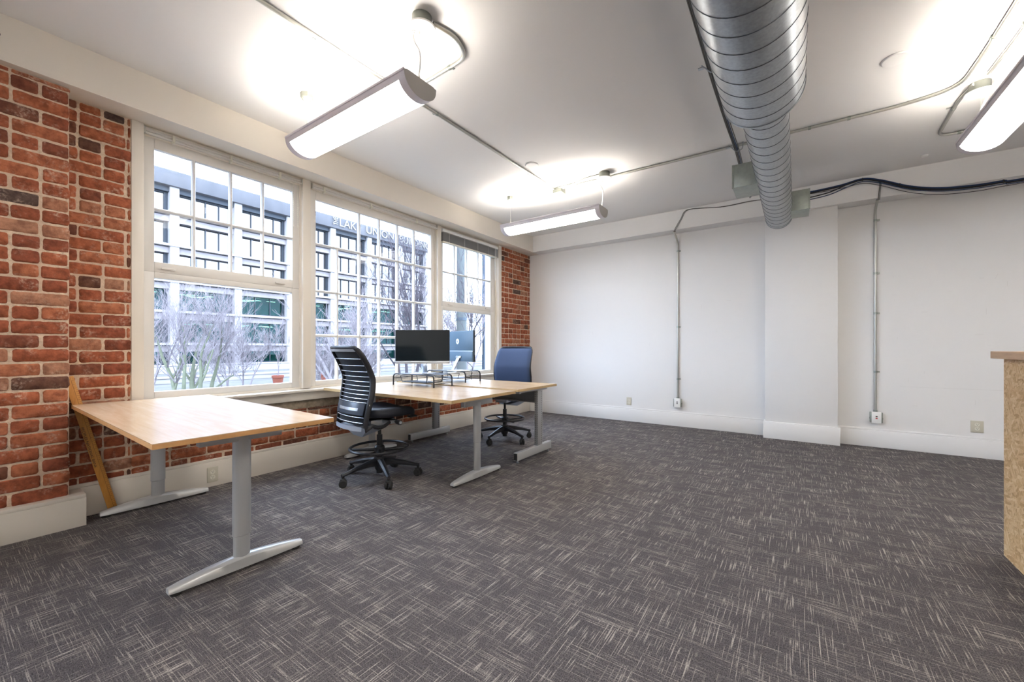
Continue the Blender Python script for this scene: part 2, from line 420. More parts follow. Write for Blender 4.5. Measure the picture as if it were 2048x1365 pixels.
def bricks(b, x0, y0, y1, z0, z1, seed, H=.0805, L=.226, off=0.0, zoff=0.0, holes=()):
    """courses of worn bricks on the plane x = x0, facing +x; returns tones per face in order"""
    rnd = random.Random(seed); k0 = math.floor((z0-zoff)/H); zc = zoff+k0*H; row = k0
    while zc < z1:
        za, zb = max(zc, z0), min(zc+H, z1)
        if zb-za > .02:
            y = y1 + L - ((row % 2)*L*.5) - off
            while y > y0-L:
                parts = [(y-L, y)] if rnd.random() > .32 else [(y-L, y-L*.5), (y-L*.5, y)]
                for a, c in parts:
                    a2, c2 = max(a, y0-.005), min(c, y1)
                    if c2-a2 > .022: one_brick(b, x0, a2+(.0025 if a2 > y0 else 0), c2-(.0025 if c2 < y1-.001 else -.001), za+.0022, zb-.0022, rnd)
                y -= L
        zc += H; row += 1
def one_brick(b, x0, ya, yb, za, zb, rnd):
    ny = max(3, int((yb-ya)/.02)+2); nz = 5
    tone = min(1, max(0, rnd.gauss(.55, .24))); 
    if rnd.random() < .07: tone = rnd.uniform(0, .15)
    px = x0 + .004 + rnd.uniform(0, .006); sd = rnd.uniform(0, 100); tilt = rnd.uniform(-.002, .002)
    jy0, jy1 = rnd.uniform(-.004, .004), rnd.uniform(-.004, .004); jz = rnd.uniform(-.002, .002)
    V = []
    for i in range(ny):
        R_ = []
        for j in range(nz):
            u, v = i/(ny-1), j/(nz-1)
            y = ya+jy0+(yb-ya+jy1-jy0)*u; z = za+jz+(zb-za)*v + tilt*u
            edge = (i in (0, ny-1)) or (j in (0, nz-1))
            nn = noise.noise(Vector((y*38+sd, z*38, sd))); n2 = noise.noise(Vector((y*90, z*90+sd, 3)))
            x = px + .0035*nn
            if edge:
                x = x0 - .004; y += .004*nn; z += .0045*nn+.0015*n2
                if i in (0, ny-1) and j in (0, nz-1): y += .006 if i == 0 else -.006; z += .005 if j == 0 else -.005
            elif (i in (1, ny-2)) or (j in (1, nz-2)): x -= .0015+.001*n2
            if not edge and j in (1, nz-2): z = za+jz+(zb-za)*(.10 if j == 1 else .90)+tilt*u+.0025*n2
            if not edge and i in (1, ny-2): y = (ya+jy0+.008) if i == 1 else (yb+jy1-.008)
            R_.append(b.bm.verts.new((x, y, z)))
        V.append(R_)
    for i in range(ny-1):
        for j in range(nz-1):
            f = b.bm.faces.new((V[i][j], V[i+1][j], V[i+1][j+1], V[i][j+1])); f.material_index = 1; f[TL(b)] = tone
def TL(b):
    return b.bm.faces.layers.float.get('tone') or b.bm.faces.layers.float.new('tone')

b = MB(); TL(b)
OPZ0, OPZ1 = .66, SZ+.02   # the band of windows
b.mi = 0
b.box(-4.0, WX, YB-.1, FY, 0, OPZ0)
b.box(-4.0, WX, .30, .80, OPZ0, SZ+.05); b.box(-4.0, WX, 5.0, FY, OPZ0, SZ+.05)
b.box(-4.0, WX, YB-.1, YB+.5, OPZ0, CZ); b.box(-4.0, WX, -.9, .30, OPZ0, CZ)
b.box(-4.0, -3.62, .80, 5.0, SZ+.01, CZ)
b.box(-4.0, WX, YB+.5, -.9, SZ, CZ)
b.mi = 2
b.box(WX-.001, WX+.007, .80, 5.06, .515, .61)
bricks(b, WX, .485, .80, .20, SZ, 11, off=.03, zoff=.012)
bricks(b, WX, .80, 5.062, .20, .522, 12, off=.10, zoff=.012)
bricks(b, WX, 5.062, FY, .20, SZ, 13, off=.06, zoff=.012)
o = struct(b.build('wall_left', [M['mortar'], M['brick'], M['parge']], smooth=50, fixn=False), 'old red brick wall round the windows')
b = MB(); TL(b)
b.box(WX-.05, -3.604, -.9, .488, 0, SZ+.02)
bricks(b, -3.604, -.9, .488, .17, SZ, 21, H=.0812, off=.0, zoff=.02)
rp = random.Random(5)
struct(b.build('wall_near', [M['mortar'], M['brick']], smooth=50, fixn=False), 'brick pier standing forward of the window wall')

# soffits round the ceiling
b = MB(); b.box(-3.99, -3.545, YB, FY, SZ, CZ); struct(b.build('trim_1', M['trim'], smooth=0), 'boxed soffit above the windows')
b = MB(); b.box(-3.545, XR, 5.68, FY, SZ, CZ); struct(b.build('trim_2', M['wall'], smooth=0), 'boxed soffit along the far wall')

# baseboards
def baseb(name, x0, x1, y0, y1, h, axis):
    b = MB()
    b.box(x0, x1, y0, y1, 0, h-.022, bev=.002)
    if axis == 'y': b.box(x0, x1-.004, y0, y1-.001, h-.022, h, bev=.003)
    else: b.box(x0, x1, y0+.006, y1, h-.022, h, bev=.004)
    return struct(b.build(name, M['trim'] if axis == 'y' else M['wall']))
baseb('baseboard_left', WX-.01, -3.72, .40, FY-.02, .213, 'y')
baseb('baseboard_near', -3.62, -3.54, YB, .552, .190, 'y')
b = MB(); b.box(-3.74, -3.620, .488, .552, 0, .1885); struct(b.build('trim_3', M['trim'], smooth=0))
baseb('baseboard_far', -3.72, -.305, 5.872, FY, .200, 'x')
baseb('baseboard_far_right', .375, XR, 5.872, FY, .200, 'x')
b = MB(); b.box(-.325, .395, 5.717, FY, 0, .200, bev=.004); struct(b.build('baseboard_far_column', M['wall']))

# window surrounds: casings and mullions
def trimbox(name, *a, m='trim', bev=.003):
    b = MB(); b.box(*a, bev=bev); return struct(b.build(name, M[m]))
trimbox('trim_4', -3.99, WX+.012, .797, .862, .70, SZ)
def mullion(name, y0, y1):
    b = MB(); b.box(-3.93, WX, y0, y1, .70, SZ, bev=.003)
    b.box(-3.86, WX-.03, y0-.012, y0, .70, SZ); b.box(-3.86, WX-.03, y1, y1+.012, .70, SZ)
    return struct(b.build(name, M['trim']))
mullion('trim_5', 1.985, 2.058); mullion('trim_6', 3.715, 3.775)
b = MB(); b.box(-3.99, WX+.012, 4.992, 5.064, .70, SZ, bev=.003)
b.box(-3.93, WX-.035, 4.972, 4.992, .70, SZ); struct(b.build('trim_7', M['trim']))
b = MB()   # stool and apron under the windows
b.box(-3.99, -3.690, .775, 5.085, .668, .692, bev=.006); b.box(-3.99, -3.78, .80, 5.04, .690, .712, bev=.003)
b.box(-3.80, -3.716, .79, 5.07, .594, .668, bev=.003); struct(b.build('trim_8', M['trim']), 'window stool and apron')
b = MB(); b.box(-3.99, -3.76, .862, 4.992, 2.585, SZ, bev=.003); struct(b.build('trim_9', M['trim']), 'head board over the windows')

SX0, SX1 = -3.835, -3.790      # sash thickness
def sash(name, y0, y1, z0, z1, gy0, gy1, gz0, gz1, vert=(), hor=(), parent=None, skip=None):
    """rails and stiles round the glass, glazing bars across it"""
    b = MB()
    b.box(SX0, SX1, y0, gy0, z0, z1, bev=.003); b.box(SX0, SX1, gy1, y1, z0, z1, bev=.003)
    b.box(SX0, SX1, gy0, gy1, z0, gz0, bev=.003); b.box(SX0, SX1, gy0, gy1, gz1, z1, bev=.003)
    o = b.build(name, M['sash'], parent)
    g = MB(); g.box(-3.816, -3.812, gy0-.004, gy1+.004, gz0-.004, gz1+.004); g.build('pane', M['glass'], o, smooth=0)
    if vert or hor:
        c = MB()
        for (a, e) in vert:
            zt = skip if (skip and a == vert[0][0]) else gz1
            c.prism([(-.0135, 0), (-.009, .016), (-.004, .022), (.004, .022), (.009, .016), (.0135, 0), (.008, -.02), (-.008, -.02)], ((SX1-.022), (a+e)/2, gz0), (0, 0, 1), zt-gz0, (0, 1, 0), (1, 0, 0))
        for (a, e) in hor:
            c.prism([(-.0135, 0), (-.009, .016), (-.004, .022), (.004, .022), (.009, .016), (.0135, 0), (.008, -.02), (-.008, -.02)], ((SX1-.0225), gy0, (a+e)/2), (0, 1, 0), gy1-gy0, (0, 0, 1), (1, 0, 0))
        c.build('glazing_bars', M['sash'], o)
    return o
def lift(y, z, parent):
    b = MB(); b.box(SX1+.006, SX1+.020, y-.042, y+.042, z-.007, z+.007, bev=.004)
    b.box(SX1, SX1+.008, y-.036, y-.024, z-.005, z+.005); b.box(SX1, SX1+.008, y+.024, y+.036, z-.005, z+.005); b.build('sash_lift', M['sash'], parent)
w1 = struct(bpy.data.objects.new('window_1', None)); COL.objects.link(w1); w1['label'] = 'left double hung window, eight small panes over one large pane'
u = sash('upper_sash', .862, 1.985, 1.625, 2.60, .933, 1.914, 1.70, 2.515, ((1.159, 1.183), (1.407, 1.435), (1.65, 1.68)), ((2.070, 2.095),), w1)
l = sash('lower_sash', .862, 1.985, .712, 1.625, .933, 1.909, .760, 1.582, parent=w1); lift(1.01, 1.655, l); lift(1.80, 1.655, l)
w2 = struct(bpy.data.objects.new('window_2', None)); COL.objects.link(w2); w2['label'] = 'wide middle window of many small panes'
sash('sash', 2.058, 3.715, .712, 2.60, 2.135, 3.643, .760, 2.505, ((2.351, 2.378), (2.604, 2.636), (2.855, 2.887), (3.104, 3.140), (3.357, 3.393)), ((1.183, 1.208), (1.615, 1.640), (2.068, 2.096)), w2, skip=2.08)
w3 = struct(bpy.data.objects.new('window_3', None)); COL.objects.link(w3); w3['label'] = 'right double hung window with a raised blind'
sash('upper_sash', 3.775, 4.972, 1.622, 2.60, 3.856, 4.865, 1.692, 2.515, ((4.074, 4.103), (4.322, 4.352), (4.570, 4.600)), ((2.067, 2.092),), w3)
l = sash('lower_sash', 3.775, 4.972, .712, 1.622, 3.856, 4.865, .745, 1.572, parent=w3); lift(3.98, 1.652, l); lift(4.77, 1.660, l)
# unseen window bay added behind the camera for daylight on the near carpet
w4 = struct(bpy.data.objects.new('added_window_4', None)); COL.objects.link(w4)
sash('sash', YB+.5, -.9, .66, SZ, YB+.58, -.98, .76, 2.51, tuple((YB+.58+k*.27-.012, YB+.58+k*.27+.012) for k in range(1, 10)), ((1.183, 1.208), (1.615, 1.640), (2.068, 2.096)), w4)

# ------------------------------------------------------------------ blinds
def roller(y0, y1, br, label, chain=False):
    t = thing('roller_blind', label, 'blind', (-3.755, y0, 2.60), 0, None)
    b = MB(); L = y1-y0
    b.tube([(0, 0, .018), (0, L, .018)], .011, 10); b.tube([(.012, 0, -.006), (.012, L, -.006)], .008, 8); b.box(-.012, -.004, 0, L, -.012, .034)
    b.build('rail', M['sash'], t)
    for y in br:
        c = MB(); c.box(-.008, .026, y-y0-.008, y-y0+.008, -.030, .030, bev=.003); c.lathe([(.006, 0), (.006, .012)], 8, (.03, y-y0, -.024)); c.build('bracket', M['offwhite'], t)
    for y in (0, L):
        c = MB(); c.box(-.012, .022, y-.006, y+.006, -.016, .032, bev=.003); c.build('end_cap', M['conduit'], t)
    if chain:
        c = MB(); c.tube([(.02, L-.06+(-.018 if k < 20 else .018), (-.42+.40*k/19 if k < 20 else -.02-.40*(k-20)/19)) for k in range(40)], .0012, 5, closed=True)
        for k in range(46):
            a = k/45*2*PI; z = -.235-.20*math.cos(a); y = .018*math.sin(a)*1.2
            zz = -.44+.40*(k/22.5) if k <= 22 else -.44+.40*((45-k)/22.5)
            yy = (-.018 if k <= 22 else .018)
            c.lathe([(.0005, -.004), (.004, -.002), (.004, .002), (.0005, .004)], 6, (.02, L-.06+yy, zz+.02))
        c.build('bead_chain', M['offwhite'], t)
    return t
roller(.868, 1.975, (1.03, 1.40, 1.78), 'rolled up white roller blind with bead chain at the top of the left window', True)
roller(2.075, 3.70, (2.19, 2.72, 3.36), 'rolled up white roller blind at the top of the wide middle window')
t = thing('venetian_blind', 'drawn up slatted blind bunched at the top of the right window', 'blind', (-3.745, 3.785, 2.44))
b = MB(); b.box(-.03, .02, 0, 1.19, .135, .175, bev=.004); b.build('head_rail', M['white'], t)
b = MB()
for k in range(15): b.box(-.032, .020, .01, 1.18, .022+k*.0072, .0245+k*.0072)
b.build('slat_stack', mat('slat_grey', (.36, .36, .36), .5), t, smooth=0)
b = MB(); b.box(-.032, .020, .01, 1.18, 0, .018, bev=.004); b.build('bottom_rail', M['offwhite'], t)
for y in (.12, .42, .70, .95, 1.12):
    b = MB(); b.tube([(.024, y, .14), (.024, y, -.002)], .0025, 6); b.build('ladder_cord', M['white'], t)
b = MB(); b.tube([(.026, 1.10, .14), (.026, 1.105, -.35)], .003, 6); b.build('tilt_wand', M['white'], t)
b = MB(); b.tube([(.026, 1.135, .14), (.026, 1.14, -.5), (.028, 1.15, -.52), (.026, 1.155, .0)], .0015, 5); b.build('pull_cord', M['white'], t)

# ------------------------------------------------------------------ pendant lamps
def pendant(loc, rz, label, cord_side=1):
    """loc = middle of the top of the fixture; long axis local x; canopy wire at +x end"""
    t = thing('pendant_lamp', label, 'lamp', loc, rz, 'long white pendant lamps under the ceiling')
    L = 1.25; hw = .115; dep = .095; H = CZ-loc[2]
    def arc(k, n, r=0): 
        a = -math.acos(0) + 0; th = PI*(k/n); return (-(hw-r)*math.cos(th), -(dep-r)*math.sin(th)**.9 if 0 < k < n else 0.0)
    n = 20
    def shell(x0, x1, k0, k1, r_out, name, m, th=.003):
        b = MB()
        P = [arc(k, n, r_out) for k in range(k0, k1+1)]; Q = [(p[0]*.97, p[1]*.97) for p in P][::-1]
        b.prism([(p[0], p[1]) for p in P+Q], (x0, 0, 0), (1, 0, 0), x1-x0, (0, 1, 0), (0, 0, 1)); return b.build(name, m, t, smooth=40)
    e = .05
    shell(-L/2+e, L/2-e, 2, 18, .001, 'diffuser', M['diffuser'])
    b = MB()
    for x0, x1 in ((-L/2, -L/2+e), (L/2-e, L/2)):
        P = [arc(k, n) for k in range(n+1)]; Q = [(p[0]*.965, p[1]*.965) for p in P][::-1]
        b.prism(P+Q, (x0, 0, 0), (1, 0, 0), x1-x0, (0, 1, 0), (0, 0, 1))
    for k0, k1 in ((0, 2), (18, 20)):
        P = [arc(k, n) for k in range(k0, k1+1)]; Q = [(p[0]*.965, p[1]*.965) for p in P][::-1]
        b.prism(P+Q, (-L/2+e, 0, 0), (1, 0, 0), L-2*e, (0, 1, 0), (0, 0, 1))
    for s in (-1, 1): b.box(-L/2, L/2, s*hw-.006, s*hw+.006, 0, .014, bev=.003)
    b.build('housing', M['lampbody'], t, smooth=40)
    eg = bpy.data.materials.get('lamp_end_grey') or mat('lamp_end_grey', (.50, .48, .45), .4)
    for x in (-L/2-.002, L/2):
        b = MB(); P = [arc(k, n) for k in range(n+1)]; P = [(P[0][0], .006), (P[0][0]*1.0, 0)]+P[1:-1]+[(P[-1][0], 0), (P[-1][0], .006), (hw*.80, .014), (-hw*.80, .014)]
        b.prism(P, (x, 0, 0), (1, 0, 0), .003, (0, 1, 0), (0, 0, 1)); b.build('end_plate', eg, t, smooth=0)
    for y in (-.045, .045):
        b = MB(); b.tube([(-L/2+.06, y, -.030), (L/2-.06, y, -.030)], .013, 10); b.build('tube', M['tube'], t)
    b = MB(); b.box(-L/2+.03, L/2-.03, -.018, .018, -.04, -.004); b.build('gear_tray', M['white'], t)
    # suspension
    xw = L/2-.01; xa = -(L/2)+.07
    b = MB(); b.lathe([(.0, -.075), (.064, -.075), (.074, -.071), (.076, -.066), (.076, -.063), (.056, -.060), (0, -.060)], 32, (xw+.02, 0, H), cap=False); b.lathe([(.004, -.105), (.006, -.095), (.006, -.075)], 10, (xw, 0, H)); b.lathe([(.010, -.085), (.010, -.075)], 12, (xw-.02, -.025, H)); b.build('canopy', M['white'], t)
    b = MB(); b.lathe([(0, -.060), (.054, -.060), (.054, 0), (0, 0)], 24, (xw+.02, 0, H), cap=False); b.build('ceiling_box', M['dullbox'], t)
    b = MB(); b.lathe([(.0, -.040), (.036, -.040), (.042, -.034), (.042, 0), (0, 0)], 8, (xa, 0, H), cap=False, mtx=Matrix.Rotation(PI/8, 4, 'Z')); b.build('anchor_box', M['dullbox'], t)
    b = MB(); b.lathe([(.0, -.047), (.016, -.046), (.022, -.041), (.022, -.036), (0, -.036)], 16, (xa, 0, H), cap=False); b.build('anchor_cap', M['white'], t)
    for xx, hh in ((xw, H-.08), (xa, H-.04)):
        b = MB(); b.tube([(xx, 0, .0), (xx, 0, hh)], .0012, 5); b.lathe([(.003, 0), (.004, .02), (.002, .03)], 8, (xx, 0, .004)); b.build('suspension_wire', M['conduit'], t)
    b = MB(); b.tube(smooth_path([(xw-.02, -.025, H-.08), (xw-.018, -.022, H-.13), (xw+.006, -.004, H-.19), (xw+.004, 0, H-.26), (xw-.002, 0, .06), (xw-.01, -.005, .03), (xw-.06, -.01, .012), (xw-.10, -.01, .0)]), .0062, 8); b.build('power_cord', M['white'], t)
    for s in (-.3, .3):
        ld = bpy.data.lights.new('uplight', 'AREA'); ld.shape = 'RECTANGLE'; ld.size = .55; ld.size_y = .15; ld.energy = LAMP_UP/2; ld.color = (1, .96, .89)
        lo = bpy.data.objects.new('uplight', ld); COL.objects.link(lo); lo.parent = t; lo.location = (s, 0, .004); lo.rotation_euler = (PI, 0, 0)
    return t
pendant((-2.325, 1.555, 2.55), 0, 'white pendant lamp hanging on wires above the bare pale desk by the brick pier')
pendant((-2.27, 4.02, 2.53), 0, 'white pendant lamp hanging over the paired desks, farthest from the camera')
pendant((1.035, 3.505, 2.505), PI/2, 'white pendant lamp at the top right, pointing away from the camera')
pendant((-2.3, -1.6, 2.54), 0, 'unseen white pendant lamp added for light, behind the camera near the windows')  # out of view, added to brighten the foreground by the pier
pendant((1.02, .6, 2.545), PI/2, 'unseen white pendant lamp added for light, above the strand board counter')  # unseen lamp continuing the row, added for its light on the room
pendant((1.02, -2.2, 2.545), PI/2, 'unseen white pendant lamp added for light, behind the camera')  # also out of view, put in so the room gets more light
pendant((3.0, 3.6, 2.545), PI/2, 'unseen white pendant lamp added for light, on the far right beyond the counter')  # added beyond the right edge as extra room light
pendant((3.0, .9, 2.545), PI/2, 'unseen white pendant lamp added for light, at the middle of the wall behind the counter')  # extra lamp out of view, added to brighten the walls
pendant((3.0, -2.0, 2.545), PI/2, 'unseen white pendant lamp added for light, in the rear corner behind the counter')  # unseen extra lamp that lifts the wall brightness from behind
pendant((-.9, -3.0, 2.545), 0, 'unseen white pendant lamp added for light, at the rear wall between the rows')  # one more unseen lamp added for light on the walls

# ------------------------------------------------------------------ conduit, boxes, plates on the ceiling
CD = CZ-.014
def conduit(pts, label, straps=(), r=.0115, name='electrical_conduit', joints=(), mt='conduit', strapdir=(0, 0, 1)):
    t = thing(name, label, 'conduit', (0, 0, 0)); t.location = pts[0]
    o = Vector(pts[0]); P = [Vector(p)-o for p in pts]
    b = MB(); b.tube(P, r, 12)
    b.build('pipe', M[mt], t)
    for p, d in straps:
        p = Vector(p)-o; d = Vector(d).normalized(); up = Vector(strapdir); sd = d.cross(up)
        b = MB(); b.tube([p-d*.010, p+d*.010], r+.0025, 12); b.build('coupling', M['galvbox'], t)
        b = MB(); m = frame_m(p+up*(r-.001), d, sd); b.box(-.008, .008, -.040, 0, -.002 if up.z > 0 else -.002, .002, mtx=m); b.build('strap', M['galvbox'], t)
    return t
def bend(pts, r=.12, k=8):
    """round the corners of a polyline"""
    P = [Vector(p) for p in pts]; out = [P[0]]
    for i in range(1, len(P)-1):
        a = (P[i-1]-P[i]); c = (P[i+1]-P[i]); rr = min(r, a.length*.45, c.length*.45); A = P[i]+a.normalized()*rr; C = P[i]+c.normalized()*rr
        for j in range(k+1):
            t = j/k; out.append((1-t)**2*A+2*t*(1-t)*P[i]+t*t*C)
    out.append(P[-1]); return out
conduit(bend([(-2.30, -2.5, CD), (-2.285, 1.5, CD), (-2.262, 4.09, CD)]), 'long steel conduit running across the ceiling above the desks', [((-2.293, 1.30, CD), (0, 1, 0)), ((-2.279, 2.25, CD), (0, 1, 0)), ((-2.27, 3.6, CD), (0, 1, 0))])
conduit(bend([(-1.66, 1.61, CD), (-1.62, 1.76, CD), (-1.68, 1.915, CD), (-1.90, 1.93, CD), (-2.272, 1.94, CD)], .16), 'curved conduit joining the nearest window lamp to the long run', [((-1.83, 1.925, CD), (1, 0, 0))])
conduit(bend([(-2.20, 4.115, CD), (-1.2, 4.135, CD), (.66, 4.155, CD), (.93, 4.08, CD), (.945, 3.7, CD), (.935, -2.0, CD)], .22), 'long steel conduit crossing the ceiling past the duct and bending toward the camera', [((-1.95, 4.12, CD), (1, 0, 0)), ((-.43, 4.143, CD), (1, 0, 0)), ((.09, 4.15, CD), (1, 0, 0)), ((.34, 4.152, CD), (1, 0, 0)), ((.943, 3.55, CD), (0, 1, 0))])
conduit(bend([(-2.20, 4.085, CD), (-1.98, 4.08, CD), (-1.86, 4.03, CD), (-1.69, 4.025, CD)], .1), 'short bent conduit feeding the lamp over the paired desks', [((-2.05, 4.083, CD), (1, 0, 0))])
conduit(bend([(1.04, 4.0, CD), (1.055, 3.6, CD), (1.03, 1.28, CD)], .2), 'conduit leading from the top right lamp toward the camera', [((1.05, 3.5, CD), (0, 1, 0))])
conduit(bend([(1.9, 4.93, CD), (.99, 4.955, CD), (.972, 4.30, CD), (1.0, 4.10, CD)], .12), 'hairpin conduit on the far side of the top right lamp', [((.975, 4.43, CD), (0, 1, 0)), ((1.12, 4.952, CD), (1, 0, 0))])
t = thing('junction_box', 'small square junction box where two ceiling conduits meet', 'box', (-2.225, 4.13, CZ-.055))
b = MB(); b.box(-.055, .055, -.055, .055, 0, .055, bev=.003); b.build('body', M['dullbox'], t)
b = MB(); b.box(-.057, .057, -.057, .057, -.003, 0); b.build('cover', M['dullbox'], t, smooth=0)
def disc(x, y, r, label, name='cover_plate', h=.008, m='ceil'):
    b = MB(); b.lathe([(0, -h), (r*.93, -h), (r, -h*.5), (r, 0), (0, 0)], 40, cap=False); o = b.build(name, M[m], loc=(x, y, CZ)); return tag(o, label, 'plate')
disc(.515, 3.487, .072, 'round white cover plate on the ceiling right of the duct', m='wall', h=.010)
disc(-2.16, 3.44, .066, 'round white cover plate on the ceiling beside the long conduit', m='wall', h=.012)
b = MB(); b.lathe([(0, -.014), (.022, -.012), (.030, -.004), (.030, 0), (0, 0)], 20, cap=False); tag(b.build('sprinkler_cap', M['white'], loc=(.996, 5.40, CZ)), 'tiny white sprinkler cap on the ceiling near the far wall', 'sprinkler')

# ------------------------------------------------------------------ spiral duct
t = thing('ventilation_duct', 'large round galvanised spiral duct stepping down to a narrow one', 'duct', (-.155, 0, 2.49))
def duct(r, y0, y1, name, pitch=.118, z=0, hand=1):
    b = MB(); n = 64
    b.lathe([(r, y0), (r, y1)], n, (0, 0, z), mtx=Matrix.Rotation(-PI/2, 4, 'X'), cap=False)
    b.lathe([(r, y1), (r+.004, y1), (r+.004, y1-.012), (r, y1-.012)], n, (0, 0, z), mtx=Matrix.Rotation(-PI/2, 4, 'X'), cap=False)
    o = b.build(name, M['galv'], t)
    h = MB(); pts = []; turns = (y1-y0)/pitch; N = int(turns*40)
    for k in range(N+1):
        a = hand*2*PI*k/40 ; pts.append((r*1.001*math.cos(a), y0+(y1-y0)*k/N, z+r*1.001*math.sin(a)))
    h.tube(pts, .0024, 5); h.build('spiral_seam', M['seam'], o)
    return o
duct(.195, -2.5, 2.65, 'wide_section', z=.012); duct(.120, 2.60, 5.28, 'narrow_section', z=0, pitch=.132)
b = MB(); b.lathe([(.190, 0), (.190, .004), (.120, .010), (.118, .0)], 48, (0, 2.643, .006), mtx=Matrix.Rotation(-PI/2, 4, 'X'), cap=False); b.lathe([(.128, 0), (.128, .03), (.121, .03)], 48, (0, 2.65, 0), mtx=Matrix.Rotation(-PI/2, 4, 'X'), cap=False); b.build('reducer', M['galv'], t)
b = MB(); b.lathe([(0, 0), (.118, 0)], 48, (0, 5.272, 0), mtx=Matrix.Rotation(-PI/2, 4, 'X'), cap=False); b.build('end_cap', M['galv'], t)
def vbox(x0, x1, y0, y1, z0, z1, side):
    b = MB(); b.box(x0, x1, y0, y1, z0, z1, bev=.002)
    e = .004
    b.box(min(x0, x1)-e, min(x0, x1)+.01, y0-e, y0+.01, z0-e, z1) if side < 0 else b.box(max(x0, x1)-.01, max(x0, x1)+e, y0-e, y0+.01, z0-e, z1)
    o = b.build('outlet_box', M['galvbox'], t)
    c = MB(); xx = x1 if side < 0 else x0
    c.box(xx-.022 if side > 0 else xx, xx if side > 0 else xx+.022, y0+.0, y1, z0-.006, z0+.06, bev=.002)
    for k in range(3): c.lathe([(.004, -.004), (.004, 0)], 8, (xx+side*-.011, y0+.05+k*(y1-y0-.1)/2, z0-.006))
    c.build('flange', M['galv'], o)
vbox(-.292, -.075, 3.93, 4.24, 2.44-2.49, 2.635-2.49, -1)
vbox(.075, .262, 4.92, 5.22, 2.44-2.49, 2.635-2.49, 1)
for y in (1.2, 3.4, 4.8):
    r = .200 if y < 2.6 else .124
    for s_ in (-.02, .02):
        b = MB(); b.tube([(s_, y, r-.02), (s_, y, CZ-2.49)], .004, 6); b.build('hanger_rod', M['galv'], t)

# ------------------------------------------------------------------ cables
def cable_bundle(paths, label, name='cable_bundle', ties=()):
    o0 = Vector(paths[0][0][0]); t = thing(name, label, 'cable', o0)
    for P, r, m in paths:
        b = MB(); b.tube([Vector(p)-o0 for p in smooth_path(P, 8)], r, 7); b.build('cable', M[m], t)
    for p, d in ties:
        b = MB(); d = Vector(d).normalized(); p = Vector(p)-o0; b.tube([p-d*.004, p+d*.004], .016, 8); b.tube([p, p+Vector((0, -.01, -.03))], .002, 5); b.build('cable_tie', M['blackcable'], t)
    return t
def off(P, dx=0, dz=0, sag=0):
    n = len(P); return [(x+dx, y, z+dz-sag*math.sin(PI*i/(n-1))) for i, (x, y, z) in enumerate(P)]
base = [(-.43, -2.0, 2.84), (-.44, 1.2, 2.85), (-.448, 2.25, 2.86), (-.452, 2.95, 2.855), (-.448, 3.6, 2.85), (-.44, 4.15, 2.848), (-.45, 4.75, 2.86), (-.45, 5.55, 2.86)]
cable_bundle([(base, .0055, 'greycable'), (off(base, .012, -.006), .0045, 'bluecable'), (off(base, -.011, .004), .005, 'greycable'), (off(base, .003, -.014), .004, 'blackcable'), (off(base, .02, .004), .004, 'greycable')],
    'dark bundle of cables running along the ceiling beside the duct', ties=[((-.43, 2.95, 2.862), (0, 1, 0)), ((-.44, 4.15, 2.862), (0, 1, 0))])
for y in (2.85, 4.12):
    b = MB(); b.tube(bend([(-.50, 0, .015), (-.475, 0, -.012), (-.44, 0, -.055), (-.39, 0, -.045), (-.385, 0, .02)], .02, 4), .004, 6)
    b.box(-.52, -.49, -.012, .012, -.006, .0)
    o = b.build('cable_hook', M['galv'], loc=(0, y, CZ-.02)); tag(o, 'small metal hook holding the ceiling cables %s' % ('beside the wide part of the duct' if y < 3 else 'where the cross conduit passes'), 'hook')
P = [(-.26, 5.672, 2.83), (-.45, 5.670, 2.846), (-.75, 5.670, 2.838), (-1.0, 5.670, 2.868), (-1.18, 5.668, 2.874), (-1.25, 5.668, 2.77), (-1.315, 5.665, 2.66), (-1.33, 5.68, 2.615)]
cable_bundle([(P, .004, 'greycable'), (off(P, .012, -.004), .0035, 'greycable')], 'thin grey cable crossing the far soffit down into the left wall conduit', 'soffit_cable')
P = [(.0, 5.655, 2.826), (.13, 5.66, 2.826), (.39, 5.66, 2.840), (.575, 5.662, 2.868), (.72, 5.66, 2.82), (.94, 5.655, 2.705), (1.15, 5.655, 2.640), (1.385, 5.65, 2.612), (1.56, 5.65, 2.612), (1.69, 5.655, 2.606), (2.6, 5.655, 2.66), (4.3, 5.655, 2.62)]
P2 = [(.0, 5.655, 2.765), (.13, 5.66, 2.765), (.30, 5.66, 2.785), (.45, 5.66, 2.835)]+P[3:]
cable_bundle([(P, .0075, 'bluecable'), (off(P, 0, -.013), .007, 'blackcable'), (P2, .0055, 'blackcable'), (off(P2, 0, -.02, .012), .0045, 'bluecable'), (off(P, 0, .008, .03), .0045, 'blackcable'), (off(P, 0, -.004, .06), .003, 'blackcable')],
    'blue and black cable bundle drooping along the far soffit', ties=[((.575, 5.662, 2.862), (1, 0, 0)), ((.86, 5.657, 2.74), (1, 0, -.5)), ((1.56, 5.65, 2.608), (1, 0, 0))])
P = [(.705, 5.668, 2.815), (.713, 5.668, 2.78), (.706, 5.668, 2.70), (.702, 5.672, 2.62)]
cable_bundle([(P, .004, 'greycable'), (off(P, .009), .0035, 'greycable')], 'short grey cable dropping into the right wall conduit', 'soffit_cable')
P = [(-3.541, -.3, 2.72), (-3.536, .12, 2.80), (-3.532, .215, 2.785), (-3.532, .20, 2.75), (-3.536, .10, 2.73), (-3.54, -.4, 2.70)]
cable_bundle([(P, .004, 'blackcable')], 'dark cable loop on the window soffit at the left edge', 'soffit_cable')

